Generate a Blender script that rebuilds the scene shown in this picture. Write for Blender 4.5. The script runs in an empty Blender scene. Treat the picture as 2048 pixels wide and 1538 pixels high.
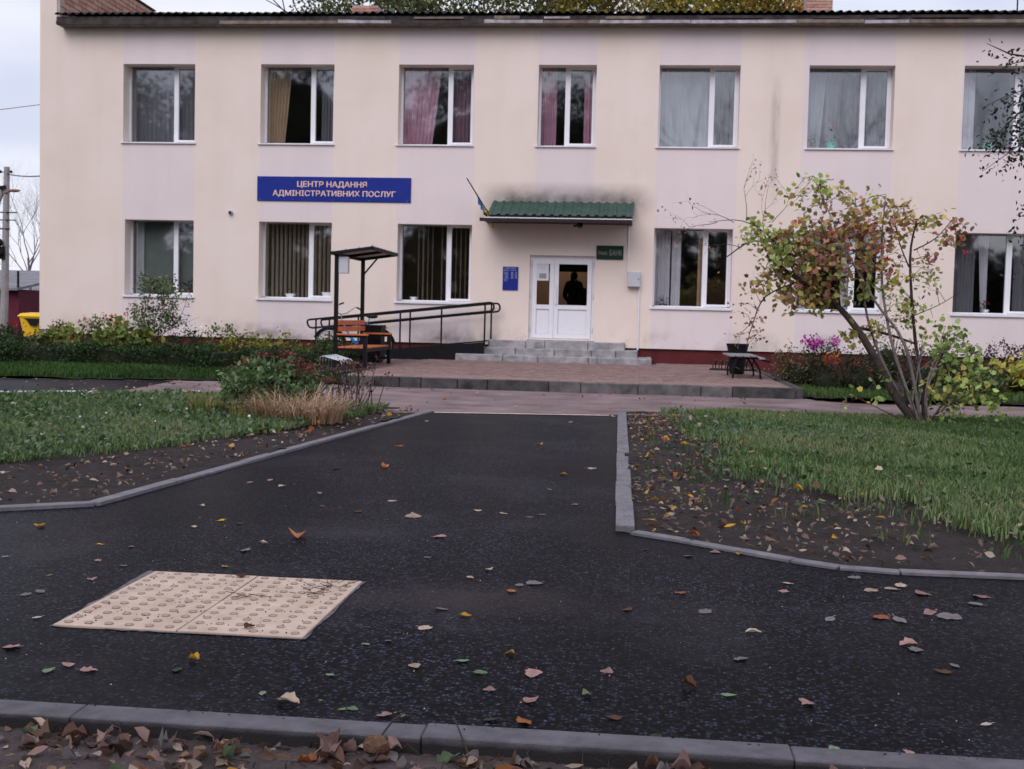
import bpy, bmesh, math, random
import numpy as np
from mathutils import Vector, Matrix

random.seed(11)
rng = np.random.default_rng(11)
sc = bpy.context.scene
col = sc.collection
PI = math.pi

# ---------------------------------------------------------------- camera
cam_d = bpy.data.cameras.new('camera')
cam = bpy.data.objects.new('camera', cam_d)
col.objects.link(cam)
YAW, PITCH, ROLL = -0.10306, 0.054778, 0.0242647
cy, sy, cp, sp = math.cos(YAW), math.sin(YAW), math.cos(PITCH), math.sin(PITCH)
fw = Vector((sy * cp, cy * cp, -sp))
rt = Vector((cy, -sy, 0))
up = rt.cross(fw)
r2 = rt * math.cos(ROLL) + up * math.sin(ROLL)
u2 = up * math.cos(ROLL) - rt * math.sin(ROLL)
m4 = Matrix((r2, u2, -fw)).transposed().to_4x4()
m4.translation = Vector((0, 0, 1.15))
cam.matrix_world = m4
cam_d.sensor_fit = 'HORIZONTAL'
cam_d.sensor_width = 36
cam_d.lens = 36 * 2370 / 2048
cam_d.clip_start = 0.05
cam_d.clip_end = 900
cam_d.dof.use_dof = True
cam_d.dof.focus_distance = 5.0
cam_d.dof.aperture_fstop = 9.5
sc.camera = cam

# ---------------------------------------------------------------- sky, sun, exposure
SUN_EL, SUN_AZ = 43, 195          # soft bright sky behind the photographer
world = bpy.data.worlds.new('World')
sc.world = world
world.use_nodes = True
nt = world.node_tree
nt.nodes.clear()
def nd(t, tree=None, **k):
    n = (tree or nt).nodes.new(t)
    for a, b in k.items():
        setattr(n, a, b)
    return n
w_out = nd('ShaderNodeOutputWorld')
sky = nd('ShaderNodeTexSky', sky_type='NISHITA')
sky.sun_disc = False
sky.sun_elevation = math.radians(SUN_EL)
sky.sun_rotation = math.radians(SUN_AZ)
bg1 = nd('ShaderNodeBackground'); bg1.inputs['Strength'].default_value = 0.09
nt.links.new(sky.outputs['Color'], bg1.inputs['Color'])
tc = nd('ShaderNodeTexCoord')
mp = nd('ShaderNodeMapping'); mp.inputs['Scale'].default_value = (2.2, 2.2, 6.5)
nz = nd('ShaderNodeTexNoise'); nz.inputs['Scale'].default_value = 1.6; nz.inputs['Detail'].default_value = 6; nz.inputs['Roughness'].default_value = 0.5
cr = nd('ShaderNodeValToRGB')
cr.color_ramp.elements[0].position = 0.32; cr.color_ramp.elements[0].color = (0.60, 0.63, 0.77, 1)
cr.color_ramp.elements[1].position = 0.62; cr.color_ramp.elements[1].color = (0.82, 0.82, 0.90, 1)
bg2 = nd('ShaderNodeBackground'); bg2.inputs['Strength'].default_value = 1.08
nt.links.new(tc.outputs['Generated'], mp.inputs['Vector'])
nt.links.new(mp.outputs['Vector'], nz.inputs['Vector'])
nt.links.new(nz.outputs['Fac'], cr.inputs['Fac'])
nt.links.new(cr.outputs['Color'], bg2.inputs['Color'])
mx = nd('ShaderNodeMixShader'); mx.inputs['Fac'].default_value = 0.88
nt.links.new(bg1.outputs[0], mx.inputs[1]); nt.links.new(bg2.outputs[0], mx.inputs[2])
nt.links.new(mx.outputs[0], w_out.inputs['Surface'])

sun_d = bpy.data.lights.new('sun', 'SUN')
sun_d.energy = 1.5
sun_d.angle = math.radians(44)
sun_d.color = (1.0, 0.925, 0.965)
sun = bpy.data.objects.new('sun', sun_d)
col.objects.link(sun)
az = math.radians(SUN_AZ)
sdir = Vector((math.sin(az) * math.cos(math.radians(SUN_EL)), math.cos(az) * math.cos(math.radians(SUN_EL)), math.sin(math.radians(SUN_EL))))
sun.rotation_euler = sdir.to_track_quat('Z', 'Y').to_euler()
sc.view_settings.view_transform = 'Standard'
sc.view_settings.look = 'None'
sc.view_settings.gamma = 1
sc.view_settings.use_curve_mapping = False
sc.view_settings.exposure = 0.2
try:
    sc.cycles.max_bounces = 8
    sc.cycles.transparent_max_bounces = 12
    sc.cycles.use_denoising = True
except Exception:
    pass

# ---------------------------------------------------------------- helpers
ORG = {}
def tag(o, label=None, cat=None, group=None, kind=None):
    if label: o['label'] = label
    if cat: o['category'] = cat
    if group: o['group'] = group
    if kind: o['kind'] = kind
    return o
def thing(name, label, cat, loc, group=None, kind=None):
    o = bpy.data.objects.new(name, None)
    o.empty_display_size = 0.1
    col.objects.link(o)
    o.location = loc
    ORG[o.name] = Vector(loc)
    return tag(o, label, cat, group, kind)
def link(name, me, mats, parent=None, org=None):
    o = bpy.data.objects.new(name, me)
    col.objects.link(o)
    for m in (mats if isinstance(mats, (list, tuple)) else [mats]):
        if m is not None: me.materials.append(m)
    if parent is not None:
        o.parent = parent
        ORG[o.name] = ORG[parent.name]
    else:
        o.location = org
        ORG[o.name] = Vector(org)
    return o
def copy_tree(o, parent=None):
    c = o.copy(); col.objects.link(c)
    if parent is not None: c.parent = parent
    for ch in list(o.children): copy_tree(ch, c)
    return c
class MB:
    def __init__(s): s.v, s.f, s.mi = [], [], []
    def add(s, v, f, mi=0):
        n = len(s.v); s.v += [tuple(p) for p in v]
        s.f += [tuple(i + n for i in q) for q in f]; s.mi += [mi] * len(f)
        return s
    def bb(s, x0, x1, y0, y1, z0, z1, mi=0):
        return s.add([(x0,y0,z0),(x1,y0,z0),(x1,y1,z0),(x0,y1,z0),(x0,y0,z1),(x1,y0,z1),(x1,y1,z1),(x0,y1,z1)],
              [(0,3,2,1),(4,5,6,7),(0,1,5,4),(1,2,6,5),(2,3,7,6),(3,0,4,7)], mi)
    def bar(s, a, b, w, h, mi=0, upv=(0,0,1)):
        a, b = Vector(a), Vector(b); d = (b - a).normalized(); u = Vector(upv)
        if abs(d.dot(u)) > .98: u = Vector((1,0,0))
        x = d.cross(u).normalized() * w / 2; z = x.cross(d).normalized() * h / 2
        v = [p + i * x + j * z for p in (a, b) for i, j in ((-1,-1),(1,-1),(1,1),(-1,1))]
        return s.add(v, [(0,1,2,3),(7,6,5,4),(0,4,5,1),(1,5,6,2),(2,6,7,3),(3,7,4,0)], mi)
    def tube(s, pts, r, n=6, mi=0, closed=False):
        pts = [Vector(p) for p in pts]; m = len(pts)
        rs = r if isinstance(r, (list, tuple)) else [r] * m
        v, f = [], []; ref = None
        for i, p in enumerate(pts):
            if closed: d = (pts[(i+1) % m] - pts[i-1]).normalized()
            else: d = (pts[min(i+1, m-1)] - pts[max(i-1, 0)]).normalized()
            if ref is None:
                ref = Vector((0,0,1)) if abs(d.z) < .9 else Vector((1,0,0))
            x = d.cross(ref)
            if x.length < 1e-4: x = d.cross(Vector((0,1,0.1)))
            x.normalize(); y = x.cross(d).normalized(); ref = y
            for k in range(n):
                a = 2 * PI * k / n
                v.append(p + (x * math.cos(a) + y * math.sin(a)) * rs[i])
        for i in range(m if closed else m - 1):
            j = (i + 1) % m
            for k in range(n):
                l = (k + 1) % n
                f.append((i*n+k, j*n+k, j*n+l, i*n+l))
        if not closed:
            f.append(tuple(range(n))); f.append(tuple(reversed(range((m-1)*n, m*n))))
        return s.add(v, f, mi)
    def lathe(s, prof, n=16, c=(0,0,0), mi=0):
        v, f = [], []
        for r, z in prof:
            for k in range(n):
                a = 2 * PI * k / n
                v.append((c[0] + r * math.cos(a), c[1] + r * math.sin(a), c[2] + z))
        for i in range(len(prof) - 1):
            for k in range(n):
                l = (k + 1) % n
                f.append((i*n+k, i*n+l, (i+1)*n+l, (i+1)*n+k))
        f.append(tuple(reversed(range(n)))); f.append(tuple(range((len(prof)-1)*n, len(prof)*n)))
        return s.add(v, f, mi)
    def prism(s, poly, vec, mi=0):
        n = len(poly); a = [Vector(p) for p in poly]; b = [p + Vector(vec) for p in a]
        return s.add(a + b, [tuple(reversed(range(n))), tuple(range(n, 2*n))] + [(i, (i+1) % n, (i+1) % n + n, i + n) for i in range(n)], mi)
    def ball(s, c, r, mi=0, sq=(1,1,1)):
        v, f = [], []; n, m = 8, 5
        for i in range(m + 1):
            t = PI * i / m
            for k in range(n):
                a = 2 * PI * k / n
                v.append((c[0]+r*sq[0]*math.sin(t)*math.cos(a), c[1]+r*sq[1]*math.sin(t)*math.sin(a), c[2]-r*sq[2]*math.cos(t)))
        for i in range(m):
            for k in range(n):
                l = (k+1) % n
                f.append((i*n+k, i*n+l, (i+1)*n+l, (i+1)*n+k))
        return s.add(v, f, mi)
    def build(s, name, mats, parent=None, org=None, smooth=False, bevel=0):
        if parent is not None: O = ORG[parent.name]
        elif org is not None: O = Vector(org)
        else:
            a = np.array(s.v); O = Vector(((a[:,0].min()+a[:,0].max())/2, (a[:,1].min()+a[:,1].max())/2, a[:,2].min()))
        me = bpy.data.meshes.new(name)
        me.from_pydata([(p[0]-O.x, p[1]-O.y, p[2]-O.z) for p in s.v], [], s.f)
        if max(s.mi, default=0) > 0: me.polygons.foreach_set('material_index', s.mi)
        if bevel:
            bm = bmesh.new(); bm.from_mesh(me)
            bmesh.ops.recalc_face_normals(bm, faces=bm.faces)
            bmesh.ops.bevel(bm, geom=list(bm.edges), offset=bevel, segments=1, affect='EDGES')
            bm.to_mesh(me); bm.free()
        else:
            bm = bmesh.new(); bm.from_mesh(me); bmesh.ops.recalc_face_normals(bm, faces=bm.faces); bm.to_mesh(me); bm.free()
        if smooth: me.polygons.foreach_set('use_smooth', [True] * len(me.polygons))
        me.update()
        return link(name, me, mats, parent, O)
def mesh_np(name, V, F, mats, parent=None, cols=None, org=None, smooth=False):
    O = ORG[parent.name] if parent is not None else Vector(org if org is not None else (float((V[:,0].min()+V[:,0].max())/2), float((V[:,1].min()+V[:,1].max())/2), float(V[:,2].min())))
    V = V - np.array(O)
    me = bpy.data.meshes.new(name)
    me.vertices.add(len(V)); me.vertices.foreach_set('co', V.astype(np.float32).ravel())
    k = F.shape[1]
    me.loops.add(F.size); me.loops.foreach_set('vertex_index', F.astype(np.int32).ravel())
    me.polygons.add(len(F)); me.polygons.foreach_set('loop_start', np.arange(0, F.size, k, dtype=np.int32))
    me.polygons.foreach_set('loop_total', np.full(len(F), k, dtype=np.int32))
    if smooth: me.polygons.foreach_set('use_smooth', np.ones(len(F), dtype=bool))
    me.update(calc_edges=True)
    if cols is not None:
        a = me.color_attributes.new('Col', 'FLOAT_COLOR', 'POINT')
        a.data.foreach_set('color', np.concatenate([cols, np.ones((len(cols), 1))], 1).astype(np.float32).ravel())
    return link(name, me, mats, parent, O)

# ---------------------------------------------------------------- materials
def mat(name, c, rough=.75, metal=0, spec=.18, var=.12, vs=8, bump=0, bs=60, c2=None, emit=None):
    m = bpy.data.materials.new(name); m.use_nodes = True
    t = m.node_tree; b = t.nodes['Principled BSDF']
    b.inputs['Roughness'].default_value = rough; b.inputs['Metallic'].default_value = metal
    b.inputs['Specular IOR Level'].default_value = spec
    co = nd('ShaderNodeTexCoord', t)
    n = nd('ShaderNodeTexNoise', t); n.inputs['Scale'].default_value = vs; n.inputs['Detail'].default_value = 6; n.inputs['Roughness'].default_value = .62
    t.links.new(co.outputs['Object'], n.inputs['Vector'])
    r = nd('ShaderNodeValToRGB', t)
    lo = [max(0, x * (1 - var)) for x in c]; hi = [x * (1 + var) for x in (c2 or c)]
    r.color_ramp.elements[0].position = .3; r.color_ramp.elements[0].color = (*lo, 1)
    r.color_ramp.elements[1].position = .7; r.color_ramp.elements[1].color = (*hi, 1)
    t.links.new(n.outputs['Fac'], r.inputs['Fac']); t.links.new(r.outputs['Color'], b.inputs['Base Color'])
    if bump:
        n2 = nd('ShaderNodeTexNoise', t); n2.inputs['Scale'].default_value = bs; n2.inputs['Detail'].default_value = 4
        t.links.new(co.outputs['Object'], n2.inputs['Vector'])
        bp = nd('ShaderNodeBump', t); bp.inputs['Strength'].default_value = bump; bp.inputs['Distance'].default_value = .01
        t.links.new(n2.outputs['Fac'], bp.inputs['Height']); t.links.new(bp.outputs['Normal'], b.inputs['Normal'])
    if emit:
        b.inputs['Emission Color'].default_value = (*emit[0], 1); b.inputs['Emission Strength'].default_value = emit[1]
    return m
def leaf_mat(name, rough=.6, trans=.3):
    m = bpy.data.materials.new(name); m.use_nodes = True
    t = m.node_tree; b = t.nodes['Principled BSDF']; out = t.nodes['Material Output']
    a = nd('ShaderNodeAttribute', t); a.attribute_name = 'Col'
    t.links.new(a.outputs['Color'], b.inputs['Base Color'])
    b.inputs['Roughness'].default_value = rough; b.inputs['Specular IOR Level'].default_value = .3
    tr = nd('ShaderNodeBsdfTranslucent', t); t.links.new(a.outputs['Color'], tr.inputs['Color'])
    x = nd('ShaderNodeMixShader', t); x.inputs['Fac'].default_value = trans
    t.links.new(b.outputs[0], x.inputs[1]); t.links.new(tr.outputs[0], x.inputs[2]); t.links.new(x.outputs[0], out.inputs['Surface'])
    return m
def ramp(t, src, p0, c0, p1, c1):
    r = nd('ShaderNodeValToRGB', t)
    r.color_ramp.elements[0].position = p0; r.color_ramp.elements[0].color = c0
    r.color_ramp.elements[1].position = p1; r.color_ramp.elements[1].color = c1
    t.links.new(src, r.inputs['Fac']); return r.outputs['Color']
def mixc(t, f, a, b, mode='MIX'):
    n = nd('ShaderNodeMix', t, data_type='RGBA', blend_type=mode)
    if isinstance(f, float): n.inputs[0].default_value = f
    else: t.links.new(f, n.inputs[0])
    for s, v in ((6, a), (7, b)):
        if isinstance(v, tuple): n.inputs[s].default_value = v
        else: t.links.new(v, n.inputs[s])
    return n.outputs[2]
def mth(t, op, a, b=0.0, clamp=False):
    n = nd('ShaderNodeMath', t, operation=op); n.use_clamp = clamp
    for i, v in enumerate((a, b)):
        if isinstance(v, (int, float)): n.inputs[i].default_value = v
        else: t.links.new(v, n.inputs[i])
    return n.outputs[0]
W4 = (1,1,1,1); K4 = (0,0,0,1)

def asphalt_material(name, base, stone, dust, blot, coat=.7):
    m = bpy.data.materials.new(name); m.use_nodes = True
    t = m.node_tree; b = t.nodes['Principled BSDF']
    co = nd('ShaderNodeTexCoord', t).outputs['Object']
    def tex(kind, s, **k):
        n = nd(kind, t); n.inputs['Scale'].default_value = s
        for a, v in k.items(): n.inputs[a].default_value = v
        t.links.new(co, n.inputs['Vector']); return n
    v1 = tex('ShaderNodeTexVoronoi', 80.0); v2 = tex('ShaderNodeTexVoronoi', 55.0); n4 = tex('ShaderNodeTexNoise', 62.0, Detail=2.0)
    n1 = tex('ShaderNodeTexNoise', 190.0, Detail=3.0); n2 = tex('ShaderNodeTexNoise', 1.1, Detail=7.0, Roughness=.65); n3 = tex('ShaderNodeTexNoise', .42, Detail=5.0)
    c = mixc(t, ramp(t, v1.outputs['Distance'], .15, W4, .62, K4), (*base, 1), (*stone, 1))
    sepc = nd('ShaderNodeSeparateColor', t); t.links.new(v1.outputs['Color'], sepc.inputs[0])
    c = mixc(t, ramp(t, sepc.outputs[0], .0, (.25,.25,.25,1), 1.0, (1.75,1.75,1.8,1)), K4, c, 'MULTIPLY') if False else mixc(t, 0.85, c, ramp(t, sepc.outputs[0], 0.45, (.12,.12,.12,1), 1.0, (5.8,5.8,6.0,1)), 'MULTIPLY')
    c = mixc(t, 1.0, c, ramp(t, n4.outputs['Fac'], .38, (.35,.35,.35,1), .66, (1.7,1.7,1.7,1)), 'MULTIPLY')
    c = mixc(t, ramp(t, sepc.outputs[1], .985, K4, .997, (.5,.5,.5,1)), c, (*dust, 1))
    c = mixc(t, ramp(t, n2.outputs['Fac'], .5, K4, .72, (blot, blot, blot, 1)), c, (*dust, 1))
    c = mixc(t, ramp(t, n3.outputs['Fac'], .40, (.6,.6,.6,1), .6, K4), c, (base[0]*.62, base[1]*.62, base[2]*.62, 1))
    if coat:      # mud trodden out beside the tactile paving
        vm = nd('ShaderNodeVectorMath', t, operation='DISTANCE'); mpp = nd('ShaderNodeMapping', t); mpp.inputs['Scale'].default_value = (.75, 1.25, 1)
        t.links.new(co, mpp.inputs['Vector']); t.links.new(mpp.outputs['Vector'], vm.inputs[0]); vm.inputs[1].default_value = (8.55*.75, 1.62*1.25, 0)
        k = mth(t, 'MULTIPLY', mth(t, 'SUBTRACT', 1.0, mth(t, 'MULTIPLY', vm.outputs['Value'], 2.1), True), ramp(t, n2.outputs['Fac'], .35, K4, .6, W4))
        c = mixc(t, mth(t, 'MULTIPLY', k, .75), c, (.06,.045,.043,1))
    t.links.new(c, b.inputs['Base Color'])
    b.inputs['Roughness'].default_value = .6; b.inputs['Specular IOR Level'].default_value = 0; b.inputs['Specular Tint'].default_value = (.86,.87,1,1); b.inputs['Coat Weight'].default_value = coat; b.inputs['Coat Roughness'].default_value = .38; b.inputs['Coat IOR'].default_value = 1.1; b.inputs['Coat Tint'].default_value = (.9,.92,1,1); b.inputs['Sheen Weight'].default_value = .0; b.inputs['Sheen Roughness'].default_value = .45; b.inputs['Sheen Tint'].default_value = (.8,.82,1,1)
    h = mth(t, 'ADD', mth(t, 'MULTIPLY', v1.outputs['Distance'], -.6), mth(t, 'ADD', mth(t, 'MULTIPLY', v2.outputs['Distance'], -.45), mth(t, 'MULTIPLY', n1.outputs['Fac'], .3)))
    bp = nd('ShaderNodeBump', t); bp.inputs['Strength'].default_value = 1.0; bp.inputs['Distance'].default_value = .02
    t.links.new(h, bp.inputs['Height']); t.links.new(bp.outputs['Normal'], b.inputs['Normal'])
    return m
M = {}
M['asphalt'] = asphalt_material('fresh_asphalt', (.0036,.0037,.0054), (.023,.024,.034), (.065,.058,.064), .5)
M['old_asphalt'] = mat('old_reddish_asphalt', (.175,.128,.132), .9, spec=.1, var=.3, vs=1.4, bump=.35, bs=110, c2=(.21,.16,.16))

def soil_material(name, c0, c1, c2):
    m = bpy.data.materials.new(name); m.use_nodes = True
    t = m.node_tree; b = t.nodes['Principled BSDF']
    co = nd('ShaderNodeTexCoord', t).outputs['Object']
    n = nd('ShaderNodeTexNoise', t); n.inputs['Scale'].default_value = 2.6; n.inputs['Detail'].default_value = 9; n.inputs['Roughness'].default_value = .7
    n2 = nd('ShaderNodeTexNoise', t); n2.inputs['Scale'].default_value = 45; n2.inputs['Detail'].default_value = 6; n2.inputs['Roughness'].default_value = .7
    for x in (n, n2): t.links.new(co, x.inputs['Vector'])
    c = ramp(t, n.outputs['Fac'], .35, (*c0, 1), .62, (*c1, 1))
    c = mixc(t, ramp(t, n2.outputs['Fac'], .5, K4, .75, (.8,.8,.8,1)), c, (*c2, 1))
    t.links.new(c, b.inputs['Base Color']); b.inputs['Roughness'].default_value = .85; b.inputs['Specular IOR Level'].default_value = .25
    bp = nd('ShaderNodeBump', t); bp.inputs['Strength'].default_value = .9; bp.inputs['Distance'].default_value = .02
    t.links.new(n2.outputs['Fac'], bp.inputs['Height']); t.links.new(bp.outputs['Normal'], b.inputs['Normal'])
    return m
M['soil'] = soil_material('dark_soil', (.012,.009,.009), (.03,.022,.021), (.06,.046,.044))
M['mud'] = soil_material('damp_mud', (.05,.038,.037), (.1,.078,.078), (.15,.118,.118))
M['turf'] = soil_material('turf_base', (.016,.02,.008), (.03,.042,.012), (.045,.05,.02))

def wall_material(name, base, base2):
    """painted render: colour, faint weathering, soot above the entrance roof, damp marks along the foot, one drip streak"""
    m = bpy.data.materials.new(name); m.use_nodes = True
    t = m.node_tree; b = t.nodes['Principled BSDF']
    co = nd('ShaderNodeTexCoord', t).outputs['Object']
    sx = nd('ShaderNodeSeparateXYZ', t); t.links.new(co, sx.inputs[0])
    X, Z = sx.outputs[0], sx.outputs[2]
    def noise(s, d, sc3=None):
        n = nd('ShaderNodeTexNoise', t); n.inputs['Scale'].default_value = s; n.inputs['Detail'].default_value = d; n.inputs['Roughness'].default_value = .6
        if sc3:
            mpn = nd('ShaderNodeMapping', t); mpn.inputs['Scale'].default_value = sc3
            t.links.new(co, mpn.inputs['Vector']); t.links.new(mpn.outputs['Vector'], n.inputs['Vector'])
        else: t.links.new(co, n.inputs['Vector'])
        return n.outputs['Fac']
    big = noise(.55, 5); streak = noise(1.0, 5, (2.2, 1, .18)); med = noise(3.2, 7); fine = noise(60, 3)
    c = mixc(t, ramp(t, big, .35, K4, .68, W4), (*base, 1), (*base2, 1))
    c = mixc(t, mth(t, 'MULTIPLY', ramp(t, streak, .5, K4, .8, W4), .16), c, (base[0]*.72, base[1]*.7, base[2]*.7, 1))
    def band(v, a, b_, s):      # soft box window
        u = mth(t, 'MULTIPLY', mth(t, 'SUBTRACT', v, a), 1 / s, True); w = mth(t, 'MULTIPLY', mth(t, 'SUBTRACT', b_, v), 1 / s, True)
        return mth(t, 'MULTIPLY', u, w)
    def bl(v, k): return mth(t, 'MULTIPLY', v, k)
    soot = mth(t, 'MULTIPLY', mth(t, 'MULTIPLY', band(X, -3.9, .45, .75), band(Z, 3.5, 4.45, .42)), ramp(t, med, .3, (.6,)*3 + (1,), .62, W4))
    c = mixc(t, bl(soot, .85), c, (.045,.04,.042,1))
    foot = mth(t, 'MULTIPLY', band(Z, .2, 1.12, .5), ramp(t, noise(.75, 6), .5, K4, .72, W4))
    foot = mth(t, 'MULTIPLY', foot, ramp(t, med, .25, (.3,)*3 + (1,), .6, W4))
    ramp_dirt = mth(t, 'MULTIPLY', mth(t, 'MULTIPLY', band(X, -5.6, -3.4, .8), band(Z, .2, 1.08, .42)), ramp(t, med, .3, (.35,)*3 + (1,), .58, W4))
    bed_dirt = mth(t, 'MULTIPLY', mth(t, 'MULTIPLY', band(X, -10.6, -7.4, 1.0), band(Z, .2, 1.0, .42)), ramp(t, med, .35, (.2,)*3 + (1,), .6, W4))
    d = mth(t, 'MAXIMUM', foot, mth(t, 'MAXIMUM', ramp_dirt, bed_dirt))
    c = mixc(t, bl(d, .8), c, (.06,.055,.05,1))
    drip = mth(t, 'MULTIPLY', mth(t, 'MULTIPLY', band(X, 2.93, 3.22, .12), band(Z, 3.9, 7.0, .7)), ramp(t, noise(2.5, 5, (3,1,.7)), .3, (.2,)*3 + (1,), .6, W4))
    c = mixc(t, bl(drip, .38), c, (.16,.145,.15,1))
    t.links.new(c, b.inputs['Base Color']); b.inputs['Roughness'].default_value = .85; b.inputs['Specular IOR Level'].default_value = .2
    bp = nd('ShaderNodeBump', t); bp.inputs['Strength'].default_value = .25; bp.inputs['Distance'].default_value = .006
    t.links.new(fine, bp.inputs['Height']); t.links.new(bp.outputs['Normal'], b.inputs['Normal'])
    return m
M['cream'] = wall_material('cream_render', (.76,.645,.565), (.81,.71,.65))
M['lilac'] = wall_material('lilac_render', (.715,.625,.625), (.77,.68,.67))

def glass_material(name, refl):
    m = bpy.data.materials.new(name); m.use_nodes = True
    t = m.node_tree; t.nodes.remove(t.nodes['Principled BSDF']); out = t.nodes['Material Output']
    tr = nd('ShaderNodeBsdfTransparent', t); tr.inputs['Color'].default_value = (.93,.94,.94,1)
    gl = nd('ShaderNodeBsdfGlossy', t); gl.inputs['Roughness'].default_value = .03; gl.inputs['Color'].default_value = (.95,.97,1,1)
    lw = nd('ShaderNodeLayerWeight', t); lw.inputs['Blend'].default_value = .5
    fac = mth(t, 'ADD', refl, mth(t, 'MULTIPLY', mth(t, 'POWER', lw.outputs['Facing'], 5.0), 1 - refl), True)
    co = nd('ShaderNodeTexCoord', t); n = nd('ShaderNodeTexNoise', t); n.inputs['Scale'].default_value = 1.6; n.inputs['Detail'].default_value = 1
    t.links.new(co.outputs['Object'], n.inputs['Vector'])
    bp = nd('ShaderNodeBump', t); bp.inputs['Strength'].default_value = .05; bp.inputs['Distance'].default_value = .006
    t.links.new(n.outputs['Fac'], bp.inputs['Height']); t.links.new(bp.outputs['Normal'], gl.inputs['Normal'])
    x = nd('ShaderNodeMixShader', t)
    t.links.new(fac, x.inputs['Fac']); t.links.new(tr.outputs[0], x.inputs[1]); t.links.new(gl.outputs[0], x.inputs[2]); t.links.new(x.outputs[0], out.inputs['Surface'])
    return m
M['glass'] = glass_material('window_glass', .125)
M['door_glass'] = glass_material('door_glass', .03)
def sheer_material(name, c, k):
    m = bpy.data.materials.new(name); m.use_nodes = True
    t = m.node_tree; t.nodes.remove(t.nodes['Principled BSDF']); out = t.nodes['Material Output']
    d = nd('ShaderNodeBsdfDiffuse', t); d.inputs['Color'].default_value = (*c, 1)
    tl = nd('ShaderNodeBsdfTranslucent', t); tl.inputs['Color'].default_value = (*c, 1)
    a = nd('ShaderNodeMixShader', t); a.inputs['Fac'].default_value = .35
    t.links.new(d.outputs[0], a.inputs[1]); t.links.new(tl.outputs[0], a.inputs[2])
    tr = nd('ShaderNodeBsdfTransparent', t); x = nd('ShaderNodeMixShader', t); x.inputs['Fac'].default_value = k
    t.links.new(tr.outputs[0], x.inputs[1]); t.links.new(a.outputs[0], x.inputs[2]); t.links.new(x.outputs[0], out.inputs['Surface'])
    return m
M['tulle'] = sheer_material('white_tulle', (.6,.63,.7), .92)
M['gray_tulle'] = sheer_material('grey_tulle', (.4,.4,.45), .72)
M['pink'] = mat('pink_curtain_cloth', (.55,.31,.41), .9, var=.1, vs=3)
M['pink_gray'] = sheer_material('dusky_pink_tulle', (.42,.27,.36), .85)
M['beige'] = mat('beige_curtain_cloth', (.5,.36,.25), .9, var=.12, vs=3)
M['white_cloth'] = mat('white_curtain_cloth', (.66,.64,.7), .9, var=.06)
M['roller'] = mat('grey_roller_blind', (.19,.215,.205), .9, var=.05)
M['slat'] = mat('beige_blind_fabric', (.4,.34,.28), .9, var=.08)
M['pvc'] = mat('white_plastic_frame', (.78,.78,.82), .35, spec=.5, var=.03)
M['steel_sill'] = mat('white_metal_sill', (.74,.74,.78), .4, spec=.5, var=.06)
M['interior'] = mat('interior_wall_paint', (.23,.19,.16), .9, var=.06, vs=1)
M['hall'] = mat('hall_wall_paint', (.6,.42,.33), .9, var=.06, vs=1)
M['plinth'] = mat('dark_red_plinth_paint', (.1,.02,.022), .8, var=.25, vs=3, bump=.3)
M['slate'] = mat('dark_corrugated_roofing', (.028,.026,.028), .9, var=.4, vs=3, bump=.3, bs=30)
M['old_wood_light'] = mat('weathered_pale_board', (.36,.33,.35), .9, var=.45, vs=5, bump=.4)
M['old_wood_dark'] = mat('weathered_dark_board', (.055,.048,.048), .9, var=.5, vs=5, bump=.4)
M['old_wood_mid'] = mat('weathered_brown_board', (.2,.165,.14), .9, var=.4, vs=5, bump=.4)
M['brick'] = mat('pale_red_brick', (.42,.22,.17), .9, var=.2, vs=6, bump=.3)
M['brick2'] = mat('light_red_brick', (.5,.3,.24), .9, var=.2, vs=6, bump=.3)
M['mortar'] = mat('grey_mortar', (.42,.38,.36), .95, var=.2)
M['green_tile'] = mat('green_painted_roof_metal', (.032,.074,.058), .5, spec=.2, var=.22, vs=3)
M['brown_metal'] = mat('dark_brown_metal', (.028,.018,.017), .5, var=.2)
M['black'] = mat('black_painted_steel', (.009,.009,.011), .5, spec=.15, var=.25)
M['black_rubber'] = mat('black_rubber', (.015,.015,.016), .8)
M['orange_wood'] = mat('orange_stained_wood', (.52,.15,.055), .5, var=.22, vs=9, bump=.2)
M['gray_box'] = mat('grey_painted_steel_box', (.52,.53,.57), .5, var=.05)
M['white_paint'] = mat('white_paint', (.75,.75,.8), .5, var=.05)
M['chrome'] = mat('bright_steel_tube', (.36,.37,.4), .38, metal=1, var=.05)
M['blue_paint'] = mat('blue_bicycle_paint', (.03,.19,.62), .35, var=.05)
M['sign_blue'] = mat('deep_blue_sign_face', (.012,.028,.24), .45, var=.06, vs=2)
M['sign_letter'] = mat('pale_orange_lettering', (.8,.55,.45), .5, var=.04)
M['pale_letter'] = mat('pale_blue_lettering', (.5,.53,.75), .5, var=.04)
M['sign_green'] = mat('dark_green_sign_face', (.008,.035,.024), .5, var=.1)
M['gray_letter'] = mat('dull_silver_lettering', (.22,.22,.2), .5)
M['paper'] = mat('white_paper', (.7,.71,.76), .8, var=.03)
M['gray_print'] = mat('grey_print', (.3,.3,.34), .8)
M['flag_blue'] = mat('blue_flag_cloth', (.04,.16,.5), .8, var=.1)
M['flag_yellow'] = mat('yellow_flag_cloth', (.75,.55,.05), .8, var=.1)
M['concrete'] = mat('weathered_concrete', (.3,.29,.3), .9, var=.38, vs=5, bump=.5, bs=40)
M['concrete_dark'] = mat('mossy_dark_concrete', (.065,.062,.062), .9, var=.5, vs=5, bump=.5, bs=40)
M['concrete_mid'] = mat('stained_concrete', (.12,.113,.115), .9, var=.45, vs=5, bump=.5, bs=40)
M['kerb'] = mat('grey_kerb_concrete', (.17,.164,.18), .85, var=.25, vs=11, bump=.35, bs=140)
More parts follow.
